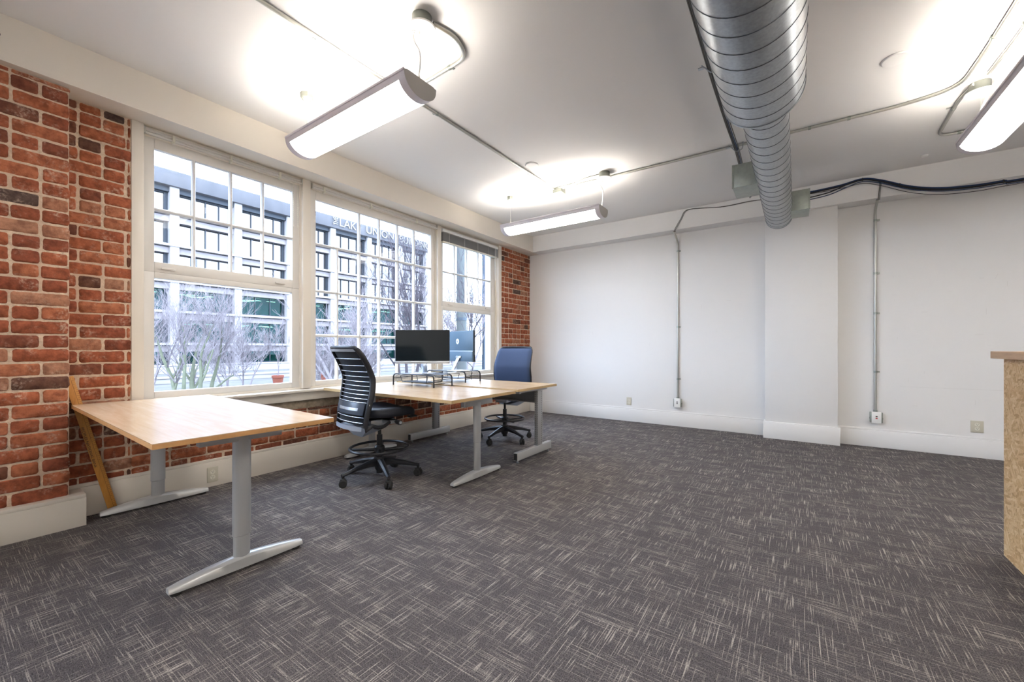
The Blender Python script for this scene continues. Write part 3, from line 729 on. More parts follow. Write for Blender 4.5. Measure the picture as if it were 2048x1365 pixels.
# conduits down the far wall with data boxes
def wall_conduit(x, label, straps, boxlabel, bx):
    t = thing('wall_conduit', label, 'conduit', (x, 5.875, .38))
    b = MB(); pts = bend([(0, 0, 0), (0, 0, 2.10), (-.004, -.03, 2.17), (-.008, -.195, 2.245)], .10)
    b.tube(pts, .012, 14); b.build('pipe', M['conduit'], t)
    for z in straps:
        b = MB(); b.tube([(0, 0, z-.38-.012), (0, 0, z-.38+.012)], .0145, 12); b.box(0, .036, .0, .014, z-.38-.008, z-.38+.008); b.lathe([(.005, 0), (.005, .004)], 8, (.028, 0, z-.38), mtx=Matrix.Rotation(PI/2, 4, 'X')); b.build('strap', M['galvbox'], t)
    t = thing('data_box', boxlabel, 'wall box', (x+bx, 5.89, .325), 0, 'data boxes at the feet of the wall conduits')
    b = MB(); b.box(-.052, .052, -.048, 0, -.055, .055, bev=.003); b.lathe([(.017, .055), (.017, .078)], 12, (-bx, -.015, 0)); b.build('box', M['galvbox'], t)
    for s in (-1, 1):
        c = MB(); c.lathe([(.010, 0), (.010, .002)], 12, (s*.053, -.024, -.01), mtx=Matrix.Rotation(PI/2, 4, 'Y')); c.build('knockout', M['hole'], t)
    b = MB(); b.box(-.040, .040, -.056, -.048, -.062, .062, bev=.003); b.build('face_plate', M['white'], t)
    for z, m in ((.012, 'hole'), (-.008, 'red' if x > 0 else 'hole')):
        b = MB(); b.box(-.008, .008, -.0575, -.055, z-.006, z+.006); b.build('jack', M[m], t, smooth=0)
wall_conduit(-1.33, 'vertical steel conduit on the far wall left of the column', (.65, 1.36, 2.40), 'small data box at the foot of the left wall conduit', .0)
wall_conduit(.703, 'vertical steel conduit on the far wall right of the column', (.817, 1.451, 1.884, 2.458), 'small data box with a red jack at the foot of the right wall conduit', .005)
def outlet(loc, rz, label, w=.072):
    t = thing('power_outlet', label, 'outlet', loc, rz, 'ivory duplex power outlets')
    b = MB(); b.box(-w/2, w/2, -.006, 0, -.058, .058, bev=.0035); b.build('cover_plate', M['ivory'], t)
    for z in (-.02, .02):
        b = MB(); b.lathe([(0, 0), (.0165, 0), (.017, .002), (0, .002)], 20, (0, -.0055, z), mtx=Matrix.Rotation(PI/2, 4, 'X'), cap=False); o = b.build('socket', M['offwhite'], t)
        c = MB()
        for dx in (-.006, .006): c.box(dx-.0012, dx+.0012, -.0085, -.0075, z+.001, z+.009)
        c.lathe([(0, 0), (.0026, 0), (.0026, .001), (0, .001)], 10, (0, -.0075, z-.007), mtx=Matrix.Rotation(PI/2, 4, 'X'), cap=False); c.build('slots', M['hole'], o, smooth=0)
outlet((-2.014, 5.89, .291), 0, 'ivory power outlet low on the far wall left of the left conduit')
outlet((1.454, 5.89, .302), 0, 'ivory power outlet low on the far wall near the counter', .088)
outlet((-3.72, 1.265, .094), PI/2, 'ivory power outlet set in the baseboard under the bare desk')

# faint scuffs on the far wall
rnd = random.Random(3); b = MB()
for k in range(46):
    x = rnd.uniform(.5, 2.1) if k < 30 else rnd.uniform(-2.6, -.5); z = rnd.uniform(.35, 1.9); L = rnd.uniform(.006, .06); a = rnd.choice([0, PI/2, PI/2+rnd.uniform(-.4, .4)])
    w = rnd.uniform(.0008, .002); m = Matrix.Translation((x, 5.8893, z)) @ Matrix.Rotation(a, 4, 'Y'); b.box(0, L, -.0004, 0, 0, w, mtx=m)
b.box(.9, 1.9, 5.8888, 5.8895, .665, .667)
struct(b.build('wall_far_scuffs', mat('scuff', (.63, .62, .605), .7), smooth=0))
bpy.data.objects['wall_far_scuffs'].name = 'trim_10'

# ------------------------------------------------------------------ desks
def tfoot(b, x, y0, y1, h=.055, w=.062):
    """arched foot along y"""
    n = 16; L = y1-y0
    def top(u): return .022+(h-.022)*(1-abs(2*u-1)**1.7)
    def wid(u): return w*(.78+.22*(1-abs(2*u-1)**2))*(1 if .03 < u < .97 else .8)
    rings = []
    for i in range(n+1):
        u = i/n; uu = min(max(u, 0), 1); y = y0+L*u; hw = wid(u)/2; zt = top(u)+.016; zb = .016
        rings.append([b.bm.verts.new((x+sx*hw*k, y, z)) for sx, k, z in ((-1, 1, zb), (-1, 1, zt-.010), (-1, .6, zt), (1, .6, zt), (1, 1, zt-.010), (1, 1, zb))])
    for a, c in zip(rings, rings[1:]):
        for k in range(6): b.bm.faces.new((a[k], a[(k+1) % 6], c[(k+1) % 6], c[k]))
    b.bm.faces.new(rings[0]); b.bm.faces.new(rings[-1][::-1])
def oval(b, x, y, z0, z1, rx, ry, n=28):
    b.lathe([(1, z0), (1, z1)], n, (x, y, 0), mtx=Matrix.Diagonal((rx, ry, 1, 1)))
def t_desk(x0, x1, y0, y1, zt, label, legs, footspan, top_m, edge_m, seam=.17, group=None, thick=.024, ang=0, bracket=.2):
    ox, oy = (x0+x1)/2, (y0+y1)/2
    t = thing('desk', label, 'desk', (ox, oy, 0), ang, group)
    b = MB(); b.mi = 0; b.box(x0-ox, x1-ox, y0-oy, y1-oy, zt-.003, zt); b.mi = 1; b.box(x0-ox, x1-ox, y0-oy, y1-oy, zt-thick, zt-.003)
    b.build('desktop', [M[top_m], M[edge_m]], t, smooth=0)
    fy0, fy1 = footspan[0]-oy, footspan[1]-oy; cy = (fy0+fy1)/2
    for lx in legs:
        x = lx-ox
        lb = MB(); oval(lb, x, cy, seam, zt-thick-.05, .026, .040); leg = lb.build('leg', M['grey_metal'], t)
        lb = MB(); oval(lb, x, cy, .05, seam-.003, .0232, .0362); lb.build('lower_sleeve', M['grey_metal'], leg)
        fb = MB(); tfoot(fb, x, fy0, fy1); f = fb.build('foot', M['grey_light'], t, smooth=50)
        for yy in (fy0+.03, fy1-.03):
            g = MB(); g.lathe([(.020, 0), (.022, .006), (.022, .018)], 14, (x, yy, 0)); g.build('glide', M['rubber'], f)
        rb = MB(); rb.box(x-.022, x+.022, cy-.178, cy+.178, zt-thick-.072, zt-thick-.020, bev=.003); rb.build('top_rail', M['grey_metal'], t)
    for yy in (cy-bracket+.01, cy+bracket-.01):
        rb = MB(); rb.box(min(legs)-ox-.03, max(legs)-ox+.03, yy-.016, yy+.016, zt-thick-.028, zt-thick, bev=.002); rb.build('cross_rail', M['grey_metal'], t)
    return t
t_desk(-3.69, -1.945, .492, 1.205, .722, 'bare pale wood desk with grey T legs, nearest the camera', (-3.60, -2.22), (.603, 1.175), 'maple', 'ply_edge', thick=.022, ang=math.radians(-1.2))
t_desk(-3.655, -2.015, 2.135, 2.945, .700, 'pale desk on curved T feet, the nearer of the paired desks', (-3.56, -2.165), (2.30, 2.90), 'oak', 'desk_edge', group='paired desks back to back', seam=.30)
# third desk: C legs with slotted posts and a modesty panel
X0, X1, Y0, Y1, ZT = -3.655, -2.02, 2.99, 3.70, .707
t = thing('desk', 'pale desk on square slotted posts with a grey panel, the farther of the paired desks', 'desk', ((X0+X1)/2, (Y0+Y1)/2, 0), 0, 'paired desks back to back')
ox, oy = (X0+X1)/2, (Y0+Y1)/2
b = MB(); b.mi = 0; b.box(X0-ox, X1-ox, Y0-oy, Y1-oy, ZT-.003, ZT); b.mi = 1; b.box(X0-ox, X1-ox, Y0-oy, Y1-oy, ZT-.022, ZT-.003); b.build('desktop', [M['oak'], M['desk_edge']], t, smooth=0)
for lx in (-3.58, -2.13):
    x = lx-ox; y = 3.52-oy
    b = MB(); b.box(x-.02, x+.02, y-.045, y+.045, .09, ZT-.05, bev=.003); leg = b.build('leg', M['grey_metal'], t)
    c = MB()
    for k in range(24):
        for s in (-1, 1):
            c.box(x-.013-.001, x-.009, y-.0458, y-.0448, .12+k*.022, .132+k*.022) if s < 0 else c.box(x+.009, x+.013, y-.0458, y-.0448, .12+k*.022, .132+k*.022)
    for k in range(24): c.box(x+.0198, x+.0206, y+.022, y+.028, .12+k*.022, .132+k*.022)
    c.build('slots', M['hole'], leg, smooth=0)
    b = MB(); b.box(x-.022, x+.022, 3.11-oy, 3.745-oy, .028, .102, bev=.003); f = b.build('foot', M['grey_light'], t)
    c = MB(); c.box(x-.018, x+.018, 3.107-oy, 3.112-oy, .034, .096); c.build('end_cap', M['rubber'], f, smooth=0)
    for yy in (3.15, 3.71):
        g = MB(); g.lathe([(.014, 0), (.014, .010), (.006, .012), (.006, .03)], 12, (x, yy-oy, 0)); g.build('levelling_foot', M['galv'], f)
    b = MB(); b.box(x-.02, x+.02, 3.06-oy, 3.66-oy, ZT-.055, ZT-.024, bev=.002); b.build('top_rail', M['grey_metal'], t)
b = MB(); b.box(-3.56-ox, -2.15-ox, 3.535-oy, 3.550-oy, .530, ZT-.024, bev=.002); b.box(-3.56-ox, -2.15-ox, 3.520-oy, 3.552-oy, .520, .534, bev=.002); b.build('modesty_panel', M['panelgrey'], t)
b = MB(); b.box(-3.56-ox, -2.08-ox, 3.10-oy, 3.13-oy, ZT-.056, ZT-.026, bev=.002); b.build('cross_rail', M['grey_metal'], t)

# ------------------------------------------------------------------ mesh monitor risers
def riser(cx, cy, z, rz, label):
    t = thing('monitor_riser', label, 'monitor stand', (cx, cy, z), rz, 'dark wire mesh monitor risers')
    L, D, H = .58, .245, .115; r = .0070
    for s in (-1, 1):          # arched end frames, front and back legs joined
        for y in (-D/2, D/2):
            b = MB(); x = s*L/2
            b.tube(bend([(x, y, .012), (x, y, H), (x-s*.10, y, H)], .045, 6), r, 8); b.tube([(x, y, 0), (x, y, .02)], .0075, 8); b.build('leg', M['dark_metal'], t)
        b = MB(); x = s*L/2; b.tube([(x, -D/2, .035), (x, D/2, .035)], .003, 6)
        b.tube([(x, -D/2, H*.62), (x, D/2, H*.62)], .003, 6); b.build('side_rail', M['dark_metal'], t)
        b = MB()   # mesh end pocket
        for k in range(13): yy = -D/2+D*k/12; b.tube(bend([(x, yy, H*.42), (x, yy, H-.012), (x-s*.035, yy, H)], .03, 3), .0011, 4)
        for k in range(7): zz = H*.42+H*.44*k/6; b.tube([(x, -D/2, zz), (x, D/2, zz)], .0011, 4)
        b.build('side_mesh', M['dark_metal'], t)
    b = MB(); b.tube([(-L/2+.04, -D/2, H), (L/2-.04, -D/2, H)], r, 8); b.tube([(-L/2+.04, D/2, H), (L/2-.04, D/2, H)], r, 8)
    b.box(-L/2+.035, L/2-.035, -D/2, D/2, H-.002, H+.001); b.build('top_mesh', M['dark_metal'], t)
    b = MB()   # sliding letter tray underneath
    w = .17
    for s in (-1, 1):
        b.tube([(s*(w+.025), -D/2+.01, H-.02), (s*w, -D/2+.015, .038)], .0035, 6); b.tube([(s*(w+.025), D/2-.02, H-.02), (s*w, D/2-.03, .038)], .0035, 6)
        b.tube([(s*w, -D/2+.015, .038), (s*w, D/2-.03, .038)], .0035, 6)
    b.tube([(-w, -D/2+.015, .038), (w, -D/2+.015, .038)], .0035, 6); b.tube([(-w-.025, -D/2+.01, H-.02), (w+.025, -D/2+.01, H-.02)], .003, 6)
    b.box(-w, w, -D/2+.015, D/2-.03, .036, .038); b.build('tray', M['dark_metal'], t)
    return t
riser(-3.075, 2.835, .700, 0, 'dark mesh monitor riser on the nearer paired desk, under the front facing screen')
riser(-3.16, 3.375, .707, 0, 'dark mesh monitor riser on the farther paired desk, under the screen seen from behind')

# ------------------------------------------------------------------ monitors
def monitor(cx, cy, z, rz, label, back):
    """local: screen faces -y"""
    t = thing('computer_monitor', label, 'monitor', (cx, cy, z), rz)
    w, z0, z1 = .54, .105, .438
    b = MB(); b.box(-w/2, w/2, -.006, .012, z0, z1, bev=.003); b.build('panel_frame', M['monblk'], t)
    b = MB(); b.box(-w/2+.006, w/2-.006, -.0075, -.0055, z0+.020, z1-.006); b.build('screen', M['screen'], t, smooth=0)
    b = MB(); b.box(-w/2, w/2, -.011, -.004, z0-.004, z0+.024, bev=.002); b.build('chin', M['alu'], t)
    b = MB(); b.box(-w/2+.003, w/2-.003, .010, .020, z0+.112, z1-.003, bev=.003); b.box(-w/2+.003, w/2-.003, .010, .030, z0, z0+.105, bev=.006); bk = b.build('back_shell', M['monback'], t)
    b = MB(); b.box(-w/2+.004, w/2-.004, .018, .026, z0+.105, z0+.117, bev=.002); b.build('vent_strip', M['steelblue'], bk)
    if back:
        cx_, cz_ = .04, z0+.218
        c = MB(); c.lathe([(0, 0), (.030, 0), (.030, .002), (0, .002)], 32, (cx_, .0195, cz_), mtx=Matrix.Rotation(-PI/2, 4, 'X'), cap=False); lg = c.build('logo_disc', M['white'], bk)
        text('hp', .034, 'logo_letters', M['monback'], lg, frame_m((cx_+.017, .0220, cz_-.017), (-1, 0, 0), (0, 0, 1)), depth=.0005, width=.030, shear=.25)
        c = MB()
        for dx in (-.03, .005, .035): c.box(dx-.008, dx+.008, .029, .032, z0+.03, z0+.05)
        c.build('ports', M['hole'], bk)
    b = MB(); m = frame_m((0, .03, z0+.045), (1, 0, 0), (0, .50, -.86))
    b.box(-.028, .028, -.02, .155, -.005, .005, bev=.003, mtx=m); b.box(-.05, .05, .018, .040, z0+.035, z0+.06, bev=.004); b.build('stand_neck', M['alu'], t)
    b = MB(); b.box(-.11, .11, -.06, .125, 0, .008, bev=.003); b.build('stand_base', M['alu'], t)
    return t
monitor(-3.05, 2.815, .8172, math.radians(34.9), 'black monitor showing its dark screen to the camera', False)
monitor(-3.015, 3.345, .8242, math.radians(180-16), 'blue backed monitor seen from behind with a round white logo', True)
# black screen-side cable of the second monitor
b = MB(); b.tube(smooth_path([(-2.99, 3.40, .93), (-2.95, 3.46, .86), (-3.0, 3.50, .80), (-3.05, 3.56, .712)]), .003, 6); tag(b.build('monitor_cable', M['blackcable']), 'thin black cable hanging behind the logo monitor onto the desk', 'cable')

# ------------------------------------------------------------------ drafting chairs
def chair(cx, cy, rz, label, base_rz, fabric):
    t = thing('drafting_chair', label, 'chair', (cx, cy, 0), rz, 'tall swivel drafting chairs')
    # base
    legang = [base_rz+2*PI*k/5 for k in range(5)]; R = .31
    b = MB(); b.lathe([(0, .075), (.034, .075), (.040, .11), (.044, .165), (.040, .18), (0, .18)], 20, cap=False); b.build('base_hub', M['black_plastic'], t)
    for a in legang:
        d = Vector((math.cos(a), math.sin(a), 0)); s = Vector((-math.sin(a), math.cos(a), 0)); b = MB(); rings = []
        for u, hw, zt, zb in ((.02, .026, .172, .105), (.10, .024, .160, .108), (.20, .020, .137, .100), (R-.015, .015, .108, .082), (R+.012, .013, .104, .078)):
            p = d*u; rings.append([b.bm.verts.new(p+s*hw*k+Vector((0, 0, z))) for k, z in ((-1, zb+.008), (-1, zt-.012), (-.35, zt), (.35, zt), (1, zt-.012), (1, zb+.008), (.4, zb), (-.4, zb))])
        for A, B in zip(rings, rings[1:]):
            for k in range(8): b.bm.faces.new((A[k], A[(k+1) % 8], B[(k+1) % 8], B[k]))
        b.bm.faces.new(rings[0]); b.bm.faces.new(rings[-1][::-1]); leg = b.build('base_leg', M['black_frame'], t, smooth=35)
        c = MB(); p = d*R; c.tube([p+Vector((0, 0, .095)), p+Vector((0, 0, .05))], .011, 10); ax = (s*math.cos(.5)+d*math.sin(.5)).normalized(); off_ = d*.0
        m = frame_m(p+off_, ax, Vector((0, 0, 1)))
        for o1, o2 in ((-.026, -.005), (.005, .026)): c.lathe([(0, o1), (.024, o1), (.030, o1+.004), (.030, o2-.004), (.024, o2), (0, o2)], 20, cap=False, mtx=Matrix.Translation(p+Vector((0, 0, .0305))) @ m.to_3x3().to_4x4() @ Matrix.Rotation(PI/2, 4, 'Y'))
        c.box(-.02, .02, -.02, .02, -.004, .018, bev=.004, mtx=frame_m(p+Vector((0, 0, .05)), ax, Vector((0, 0, 1)).cross(ax))); c.build('caster', M['rubber'], t)
    # gas lift
    b = MB(); b.lathe([(.026, .045), (.026, .26), (.023, .26), (.023, .36), (.014, .36), (.014, .46)], 20); b.build('gas_lift', M['black_plastic'], t)
    # foot ring
    b = MB(); Rr = .232; b.tube([(Rr*math.cos(2*PI*k/48), Rr*math.sin(2*PI*k/48), .255) for k in range(48)], .0105, 10, closed=True); b.build('foot_ring', M['black_frame'], t)
    b = MB(); b.lathe([(.030, .215), (.042, .22), (.042, .26), (.030, .275)], 18)
    for k in range(4):
        a = PI/4+k*PI/2+.15; d = Vector((math.cos(a), math.sin(a), 0)); b.tube([d*.035+Vector((0, 0, .235)), d*(Rr-.03)+Vector((0, 0, .240)), d*(Rr-.002)+Vector((0, 0, .243))], [.013, .010, .009], 8)
    b.build('ring_spider', M['black_plastic'], t)
    # mechanism
    b = MB(); b.box(-.075, .075, -.12, .10, .445, .50, bev=.012); b.box(-.19, .19, -.02, .06, .468, .498, bev=.008); b.build('tilt_mechanism', M['alu'], t)
    b = MB(); V = [(-.215, -.225, .462), (.215, -.225, .462), (.070, -.190, .378), (-.070, -.190, .378), (-.20, -.17, .468), (.20, -.17, .468), (.070, .0, .42), (-.070, .0, .42)]
    vs = [b.bm.verts.new(v) for v in V]
    for q in ((0, 1, 2, 3), (4, 7, 6, 5), (0, 4, 5, 1), (1, 5, 6, 2), (2, 6, 7, 3), (3, 7, 4, 0)): b.bm.faces.new([vs[i] for i in q])
    b.build('under_cover', M['steelblue'], t, smooth=0)
    b = MB(); b.tube([(-.13, .03, .485), (.245, .03, .485)], .010, 10); b.tube([(.215, .03, .485), (.262, .03, .485)], .019, 14); b.build('tension_knob', M['black_plastic'], t)
    b = MB(); b.lathe([(0, 0), (.012, 0), (.012, .002), (0, .002)], 14, (.262, .03, .485), mtx=Matrix.Rotation(PI/2, 4, 'Y'), cap=False); b.build('knob_cap', M['alu'], t)
    b = MB(); b.box(-.235, -.20, .10, .16, .515, .525, bev=.004); b.box(.20, .245, .13, .20, .510, .525, bev=.004); b.build('lever', M['black_plastic'], t)
    # seat
    def seat(u, v):
        th = 2*PI*u; k = v
        prof = [(0, .0), (.55, -.002), (.86, .002), (.97, .010), (1.0, .028), (.985, .048), (.93, .060), (.80, .066), (.45, .064), (0, .060)]
        i = min(int(k*(len(prof)-1)), len(prof)-2); f = k*(len(prof)-1)-i; rr = prof[i][0]*(1-f)+prof[i+1][0]*f; zz = prof[i][1]*(1-f)+prof[i+1][1]*f
        ct, st_ = math.cos(th), math.sin(th); q = .32
        sx_ = math.copysign(abs(ct)**(q*1.6), ct); sy_ = math.copysign(abs(st_)**(q*1.6), st_)
        x = .235*rr*sx_; y = .225*rr*sy_+.02
        z = .525+zz-.035*max(0, (y-.12)/.13)**2*(1 if True else 0)+.016*((x/.235)**2)*(1 if zz > .04 else 0)+.01*max(0, (-y)/.2)**2
        return (x, y, z)
    b = MB(); b.grid(seat, 40, 19, closed_u=True); bmesh.ops.remove_doubles(b.bm, verts=b.bm.verts[:], dist=.0008); b.build('seat', M['seatfab'], t, smooth=60)
    # back frame: two S shaped rails, top bar, lower loops that run forward under the seat
    def prof(v):   # v 0 bottom .. 1 top -> (y, z)
        z = .455+.615*v; y = -.245+.055*math.sin(min(1, v/.62)*PI*.5)**2 if v < .62 else -.190-.115*((v-.62)/.38)**1.35
        return y, z
    def halfw(v): return .238-.03*abs(v-.45)*1.2 - (.018*max(0, (v-.9)/.1)**2)
    for s in (-1, 1):
        pts = []; rs = []
        for k in range(7):     # loop forward
            u = k/7; pts.append((s*(.19+.043*u), -.02-.20*u, .490-.030*math.sin(PI*min(1, u*1.1)))); rs.append(.015)
        for k in range(25):
            v = k/24; y, z = prof(v); pts.append((s*halfw(v), y, z)); rs.append(.017+.006*math.sin(PI*v))
        b = MB(); b.tube(pts, rs, 10, sx=.62); b.build('back_rail', M['black_frame'], t, smooth=60)
    y, z = prof(1.0); b = MB(); hw = halfw(1.0)
    b.tube([(-hw, y, z), (-hw*.96, y-.005, z+.010), (-hw*.5, y-.022, z+.012), (0, y-.027, z+.012), (hw*.5, y-.022, z+.012), (hw*.96, y-.005, z+.010), (hw, y, z)], .013, 10); b.build('top_bar', M['black_frame'], t, smooth=60)
    # dark knit backing and the cushion in front of it
    def bk(u, v, o=0.0, inset=.012):
        vv = .06+.92*v; y, z = prof(vv); hw = halfw(vv)-inset; x = -hw+2*hw*u; bow = -.028*(1-(2*u-1)**2)
        return (x, y+bow+o, z)
    b = MB(); b.grid(lambda u, v: bk(u, v, .004), 9, 22); b.grid(lambda u, v: bk(u, v, .006), 9, 22); b.build('back_panel', M['backmesh'], t, smooth=60)
    def cush(u, v):
        th = 2*PI*u; ct, st_ = math.cos(th), math.sin(th); q = .36
        pu = .5+.5*math.copysign(abs(ct)**q, ct)*(.3+.7*v if v < .5 else 1)*1.0
        return None
    b = MB()
    def cushf(u, v, front):
        e = min(u, 1-u, v*1.3, (1-v)*1.3); bul = .026*(1-math.exp(-e*22)); x, y, z = bk(u, v, .016, -.010); return (x*(1-.05*max(0, (v-.9)/.1)**2), y+(bul if front else -.002), z+.012*v)
    b.grid(lambda u, v: cushf(u, v, True), 21, 31); b.grid(lambda u, v: cushf(u, v, False), 21, 31); bmesh.ops.remove_doubles(b.bm, verts=b.bm.verts[:], dist=.003); b.build('back_cushion', M[fabric], t, smooth=70)
    # slats across the rear, lumbar panel and lower shell
    zs = [.955-.052*k for k in range(1)]
    vlist = [.965, .875, .79, .715, .65, .59, .535, .48, .43, .38, .335] ; b = MB()
    for k, vv in enumerate(vlist[1:]):
        def pt(u, dv, o): y, z = prof(vv+dv); hw = halfw(vv)-.020; return Vector((-hw+2*hw*u, y-.010-.028*(1-(2*u-1)**2)+o, z))
        pts = [pt(j/12, 0, -.006) for j in range(13)]; b = MB(); b.tube(pts, .0028, 6); b.build('back_slat', M['alu'], t, smooth=60)
    for vv in (.155, .09):
        pts = []
        for j in range(13):
            u = j/12; y, z = prof(vv); hw = halfw(vv)-.020; pts.append((-hw+2*hw*u, y-.016-.028*(1-(2*u-1)**2), z))
        b = MB(); b.tube(pts, .0028, 6); b.build('back_slat', M['alu'], t, smooth=60)
    def strip(v0, v1, o, inset, name, m, nb=6):
        c = MB()
        def f(u, v, oo):
            vv = v0+(v1-v0)*v; y, z = prof(vv); hw = halfw(vv)-inset; return (-hw+2*hw*u, y-.012-.028*(1-(2*u-1)**2)+oo, z)
        c.grid(lambda u, v: f(u, v, o), 13, nb); c.grid(lambda u, v: f(u, v, o+.006), 13, nb); return c.build(name, m, t, smooth=60)
    strip(.965, .995, -.010, .022, 'head_strip', M['steelblue'])
    strip(.185, .330, -.016, .024, 'lumbar_panel', M['slat']); strip(.232, .268, -.0175, .034, 'lumbar_bar', M['alu']); strip(-.01, .045, -.014, .022, 'lower_shell', M['steelblue'])
    for s in (-1, 1):
        b = MB(); y, z = prof(.30); b.box(s*(halfw(.3)+.010)-.004, s*(halfw(.3)+.010)+.004, y-.006, y+.006, z-.013, z+.013, bev=.002); b.build('height_button', M['offwhite'], t)
    return t
chair(-2.83, 2.14, math.radians(-7), 'black drafting chair with slatted back turned to the camera, at the nearer paired desk', math.radians(-97+7), 'seatfab')
chair(-2.795, 3.86, math.radians(180+8), 'drafting chair with navy cushioned back facing the camera, behind the farther desk', math.radians(-60), 'bluefab')

# ------------------------------------------------------------------ yardstick
Bp = Vector((-3.690, .700, .004)); Tp = Vector((-3.7235, .500, .897)); ax = (Tp-Bp).normalized(); nrm = Vector((1, 0, .04)); nrm = (nrm-ax*nrm.dot(ax)).normalized(); sd = ax.cross(nrm).normalized()
t = thing('wooden_yardstick', 'orange brown wooden yardstick leaning in the brick corner behind the bare desk', 'ruler', Bp)
mm = Matrix(((sd.x, nrm.x, ax.x, 0), (sd.y, nrm.y, ax.y, 0), (sd.z, nrm.z, ax.z, 0), (0, 0, 0, 1)))
Ly = (Tp-Bp).length
b = MB(); b.box(-.023, .023, -.0025, .0025, 0, Ly, bev=.0008, mtx=mm); b.build('blade', M['yard'], t)
b = MB(); sgn = -1 if (mm @ Vector((1, 0, 0))).y < 0 else 1
for k in range(1, int(Ly/.0127)):
    L = .014 if k % 2 == 0 else .008; z = k*.0127; x1 = sgn*.0225; b.box(min(x1, x1-sgn*L), max(x1, x1-sgn*L), .0024, .0029, z, z+.0012, mtx=mm)
b.box(sgn*.0065-.0005, sgn*.0065+.0005, .0024, .0029, 0, Ly, mtx=mm); b.build('tick_marks', M['hole'], t, smooth=0)
# lettering reads downward along the blade
o_ = (mm @ Vector((sgn*-.019, .0027, .585))); text('PEOPLES NATIONAL BANK', .0125, 'lettering', M['hole'], t, frame_m(o_, -ax, sd*sgn) , depth=.0003, width=.275)

# ------------------------------------------------------------------ counter at the right edge
t = thing('strand_board_counter', 'tall counter of strand board with a wooden top at the right edge', 'counter', (.885, 3.20, 0))
b = MB(); b.box(0, .018, -2.2, 0, 0, 1.022); b.box(.018, .62, -.018, 0, 0, 1.022); b.build('side_panel', M['osb'], t, smooth=0)
b = MB(); b.box(-.038, .66, -2.25, .035, 1.022, 1.060, bev=.002); b.build('counter_top', M['ledge_wood'], t)

# ------------------------------------------------------------------ outside: terrace, facade, trees
b = MB(); b.box(-60, -4.0, -40, 90, -.75, -.62); struct(b.build('ground', M['paving'], smooth=0))
def face_y(f): return f
FX = -50.0
t = thing('office_building', 'long pale office building across the way with rows of dark framed windows', 'building', (FX, 20, -.62))
Z = lambda z: z+.62
YA, YE = -22.0, 47.9
cols = [13.70+5.50*k for k in range(-6, 7)]; floors = [14.12, 11.08, 7.61, 4.67, 1.53]
b = MB(); b.box(-12, .95, YA-20, YE-20, Z(16.60), Z(18.10), bev=.05); b.build('parapet', M['concrete_dim'], t)
b = MB(); b.box(-1.2, .3, YA-20, YE-20, Z(16.15), Z(16.62)); b.build('soffit_band', M['mull'], t, smooth=0)
for y in cols+[YE-.35]:
    b = MB(); b.box(-.6, .60, y-.36-20, y+.36-20, 0, Z(16.62), bev=.02); b.build('column', M['concrete'], t)
tops = [16.2]+[f-.75 for f in floors]
for zf in floors:
    b = MB(); b.box(-1.2, .75, YA-20, YE-20, Z(zf-.22), Z(zf)); b.build('slab_edge', M['concrete'], t, smooth=0)
    b = MB(); b.box(-1.2, .10, YA-20, YE-20, Z(zf-.32), Z(zf-.22)); b.build('shadow_gap', M['mull'], t, smooth=0)
    b = MB(); b.box(-1.2, .32, YA-20, YE-20, Z(zf-.85), Z(zf-.30)); b.build('spandrel', M['spandrel'], t, smooth=0)
bays = [(cols[i]+.36, cols[i+1]-.36) for i in range(len(cols)-1)]+[(cols[-1]+.36, YE-.7)]
rnd = random.Random(9)
for fi, zf in enumerate(floors+[-.62]):
    zt = tops[fi]-.02; hi = fi < 3
    for (a, c) in bays:
        if c-a < .8 or c < 4: continue
        b = MB(); b.box(-.30, -.26, a-20, c-20, Z(zf), Z(zt)); w = b.build('window', M['farglass_hi'] if hi else M['farglass_lo'], t, smooth=0)
        m = MB(); n = 4 if hi else 3
        for k in range(n+1): yy = a+(c-a)*k/n; m.box(-.26, -.16, yy-.045-20, yy+.045-20, Z(zf), Z(zt))
        m.box(-.26, -.14, a-20, c-20, Z(zf), Z(zf)+.14); m.box(-.26, -.14, a-20, c-20, Z(zt)-.10, Z(zt)); m.box(-.28, -.10, c-.28-20, c-20, Z(zf), Z(zt)); m.build('window_frame', M['mull'], w, smooth=0)
        if not hi and 8 < a < 40:
            m = MB()
            for k in range(7): yy = rnd.uniform(a+.3, c-1.2); xx = -rnd.uniform(.8, 3.4); m.box(xx-.10, xx+.10, yy-20, yy+.9-20, Z(zt)-.35-.02, Z(zt)-.33-.02) if fi < 5 else None
            if fi < 5: m.build('lit_strip', M['officelight'], w, smooth=0)
            else: m.bm.free()
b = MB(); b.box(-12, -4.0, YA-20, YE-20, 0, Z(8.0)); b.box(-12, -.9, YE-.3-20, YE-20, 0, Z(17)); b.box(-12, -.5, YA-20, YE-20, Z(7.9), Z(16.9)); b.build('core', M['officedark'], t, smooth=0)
# roof sign lettering
sg = thing('roof_sign', 'white roof letters reading THE LAKE UNION BUILDING on the parapet', 'sign', (FX+1.0, 30, 16.97))
def sgn_text(s, y0, w, h, name, z=0.0):
    text(s, h, name, M['sign'], sg, frame_m((0, y0-30, z), (0, 1, 0), (0, 0, 1)), depth=.08, width=w)
text('THE', .62, 'sign_word', M['sign'], sg, frame_m((0, 30.56-30, .0), (0, 0, 1), (0, -1, 0)), depth=.08, width=1.0)
sgn_text('LAKE', 30.82, 3.1, .98, 'sign_word'); sgn_text('UNION', 34.85, 4.65, .98, 'sign_word'); sgn_text('BUILDING', 40.65, 6.0, .98, 'sign_word')

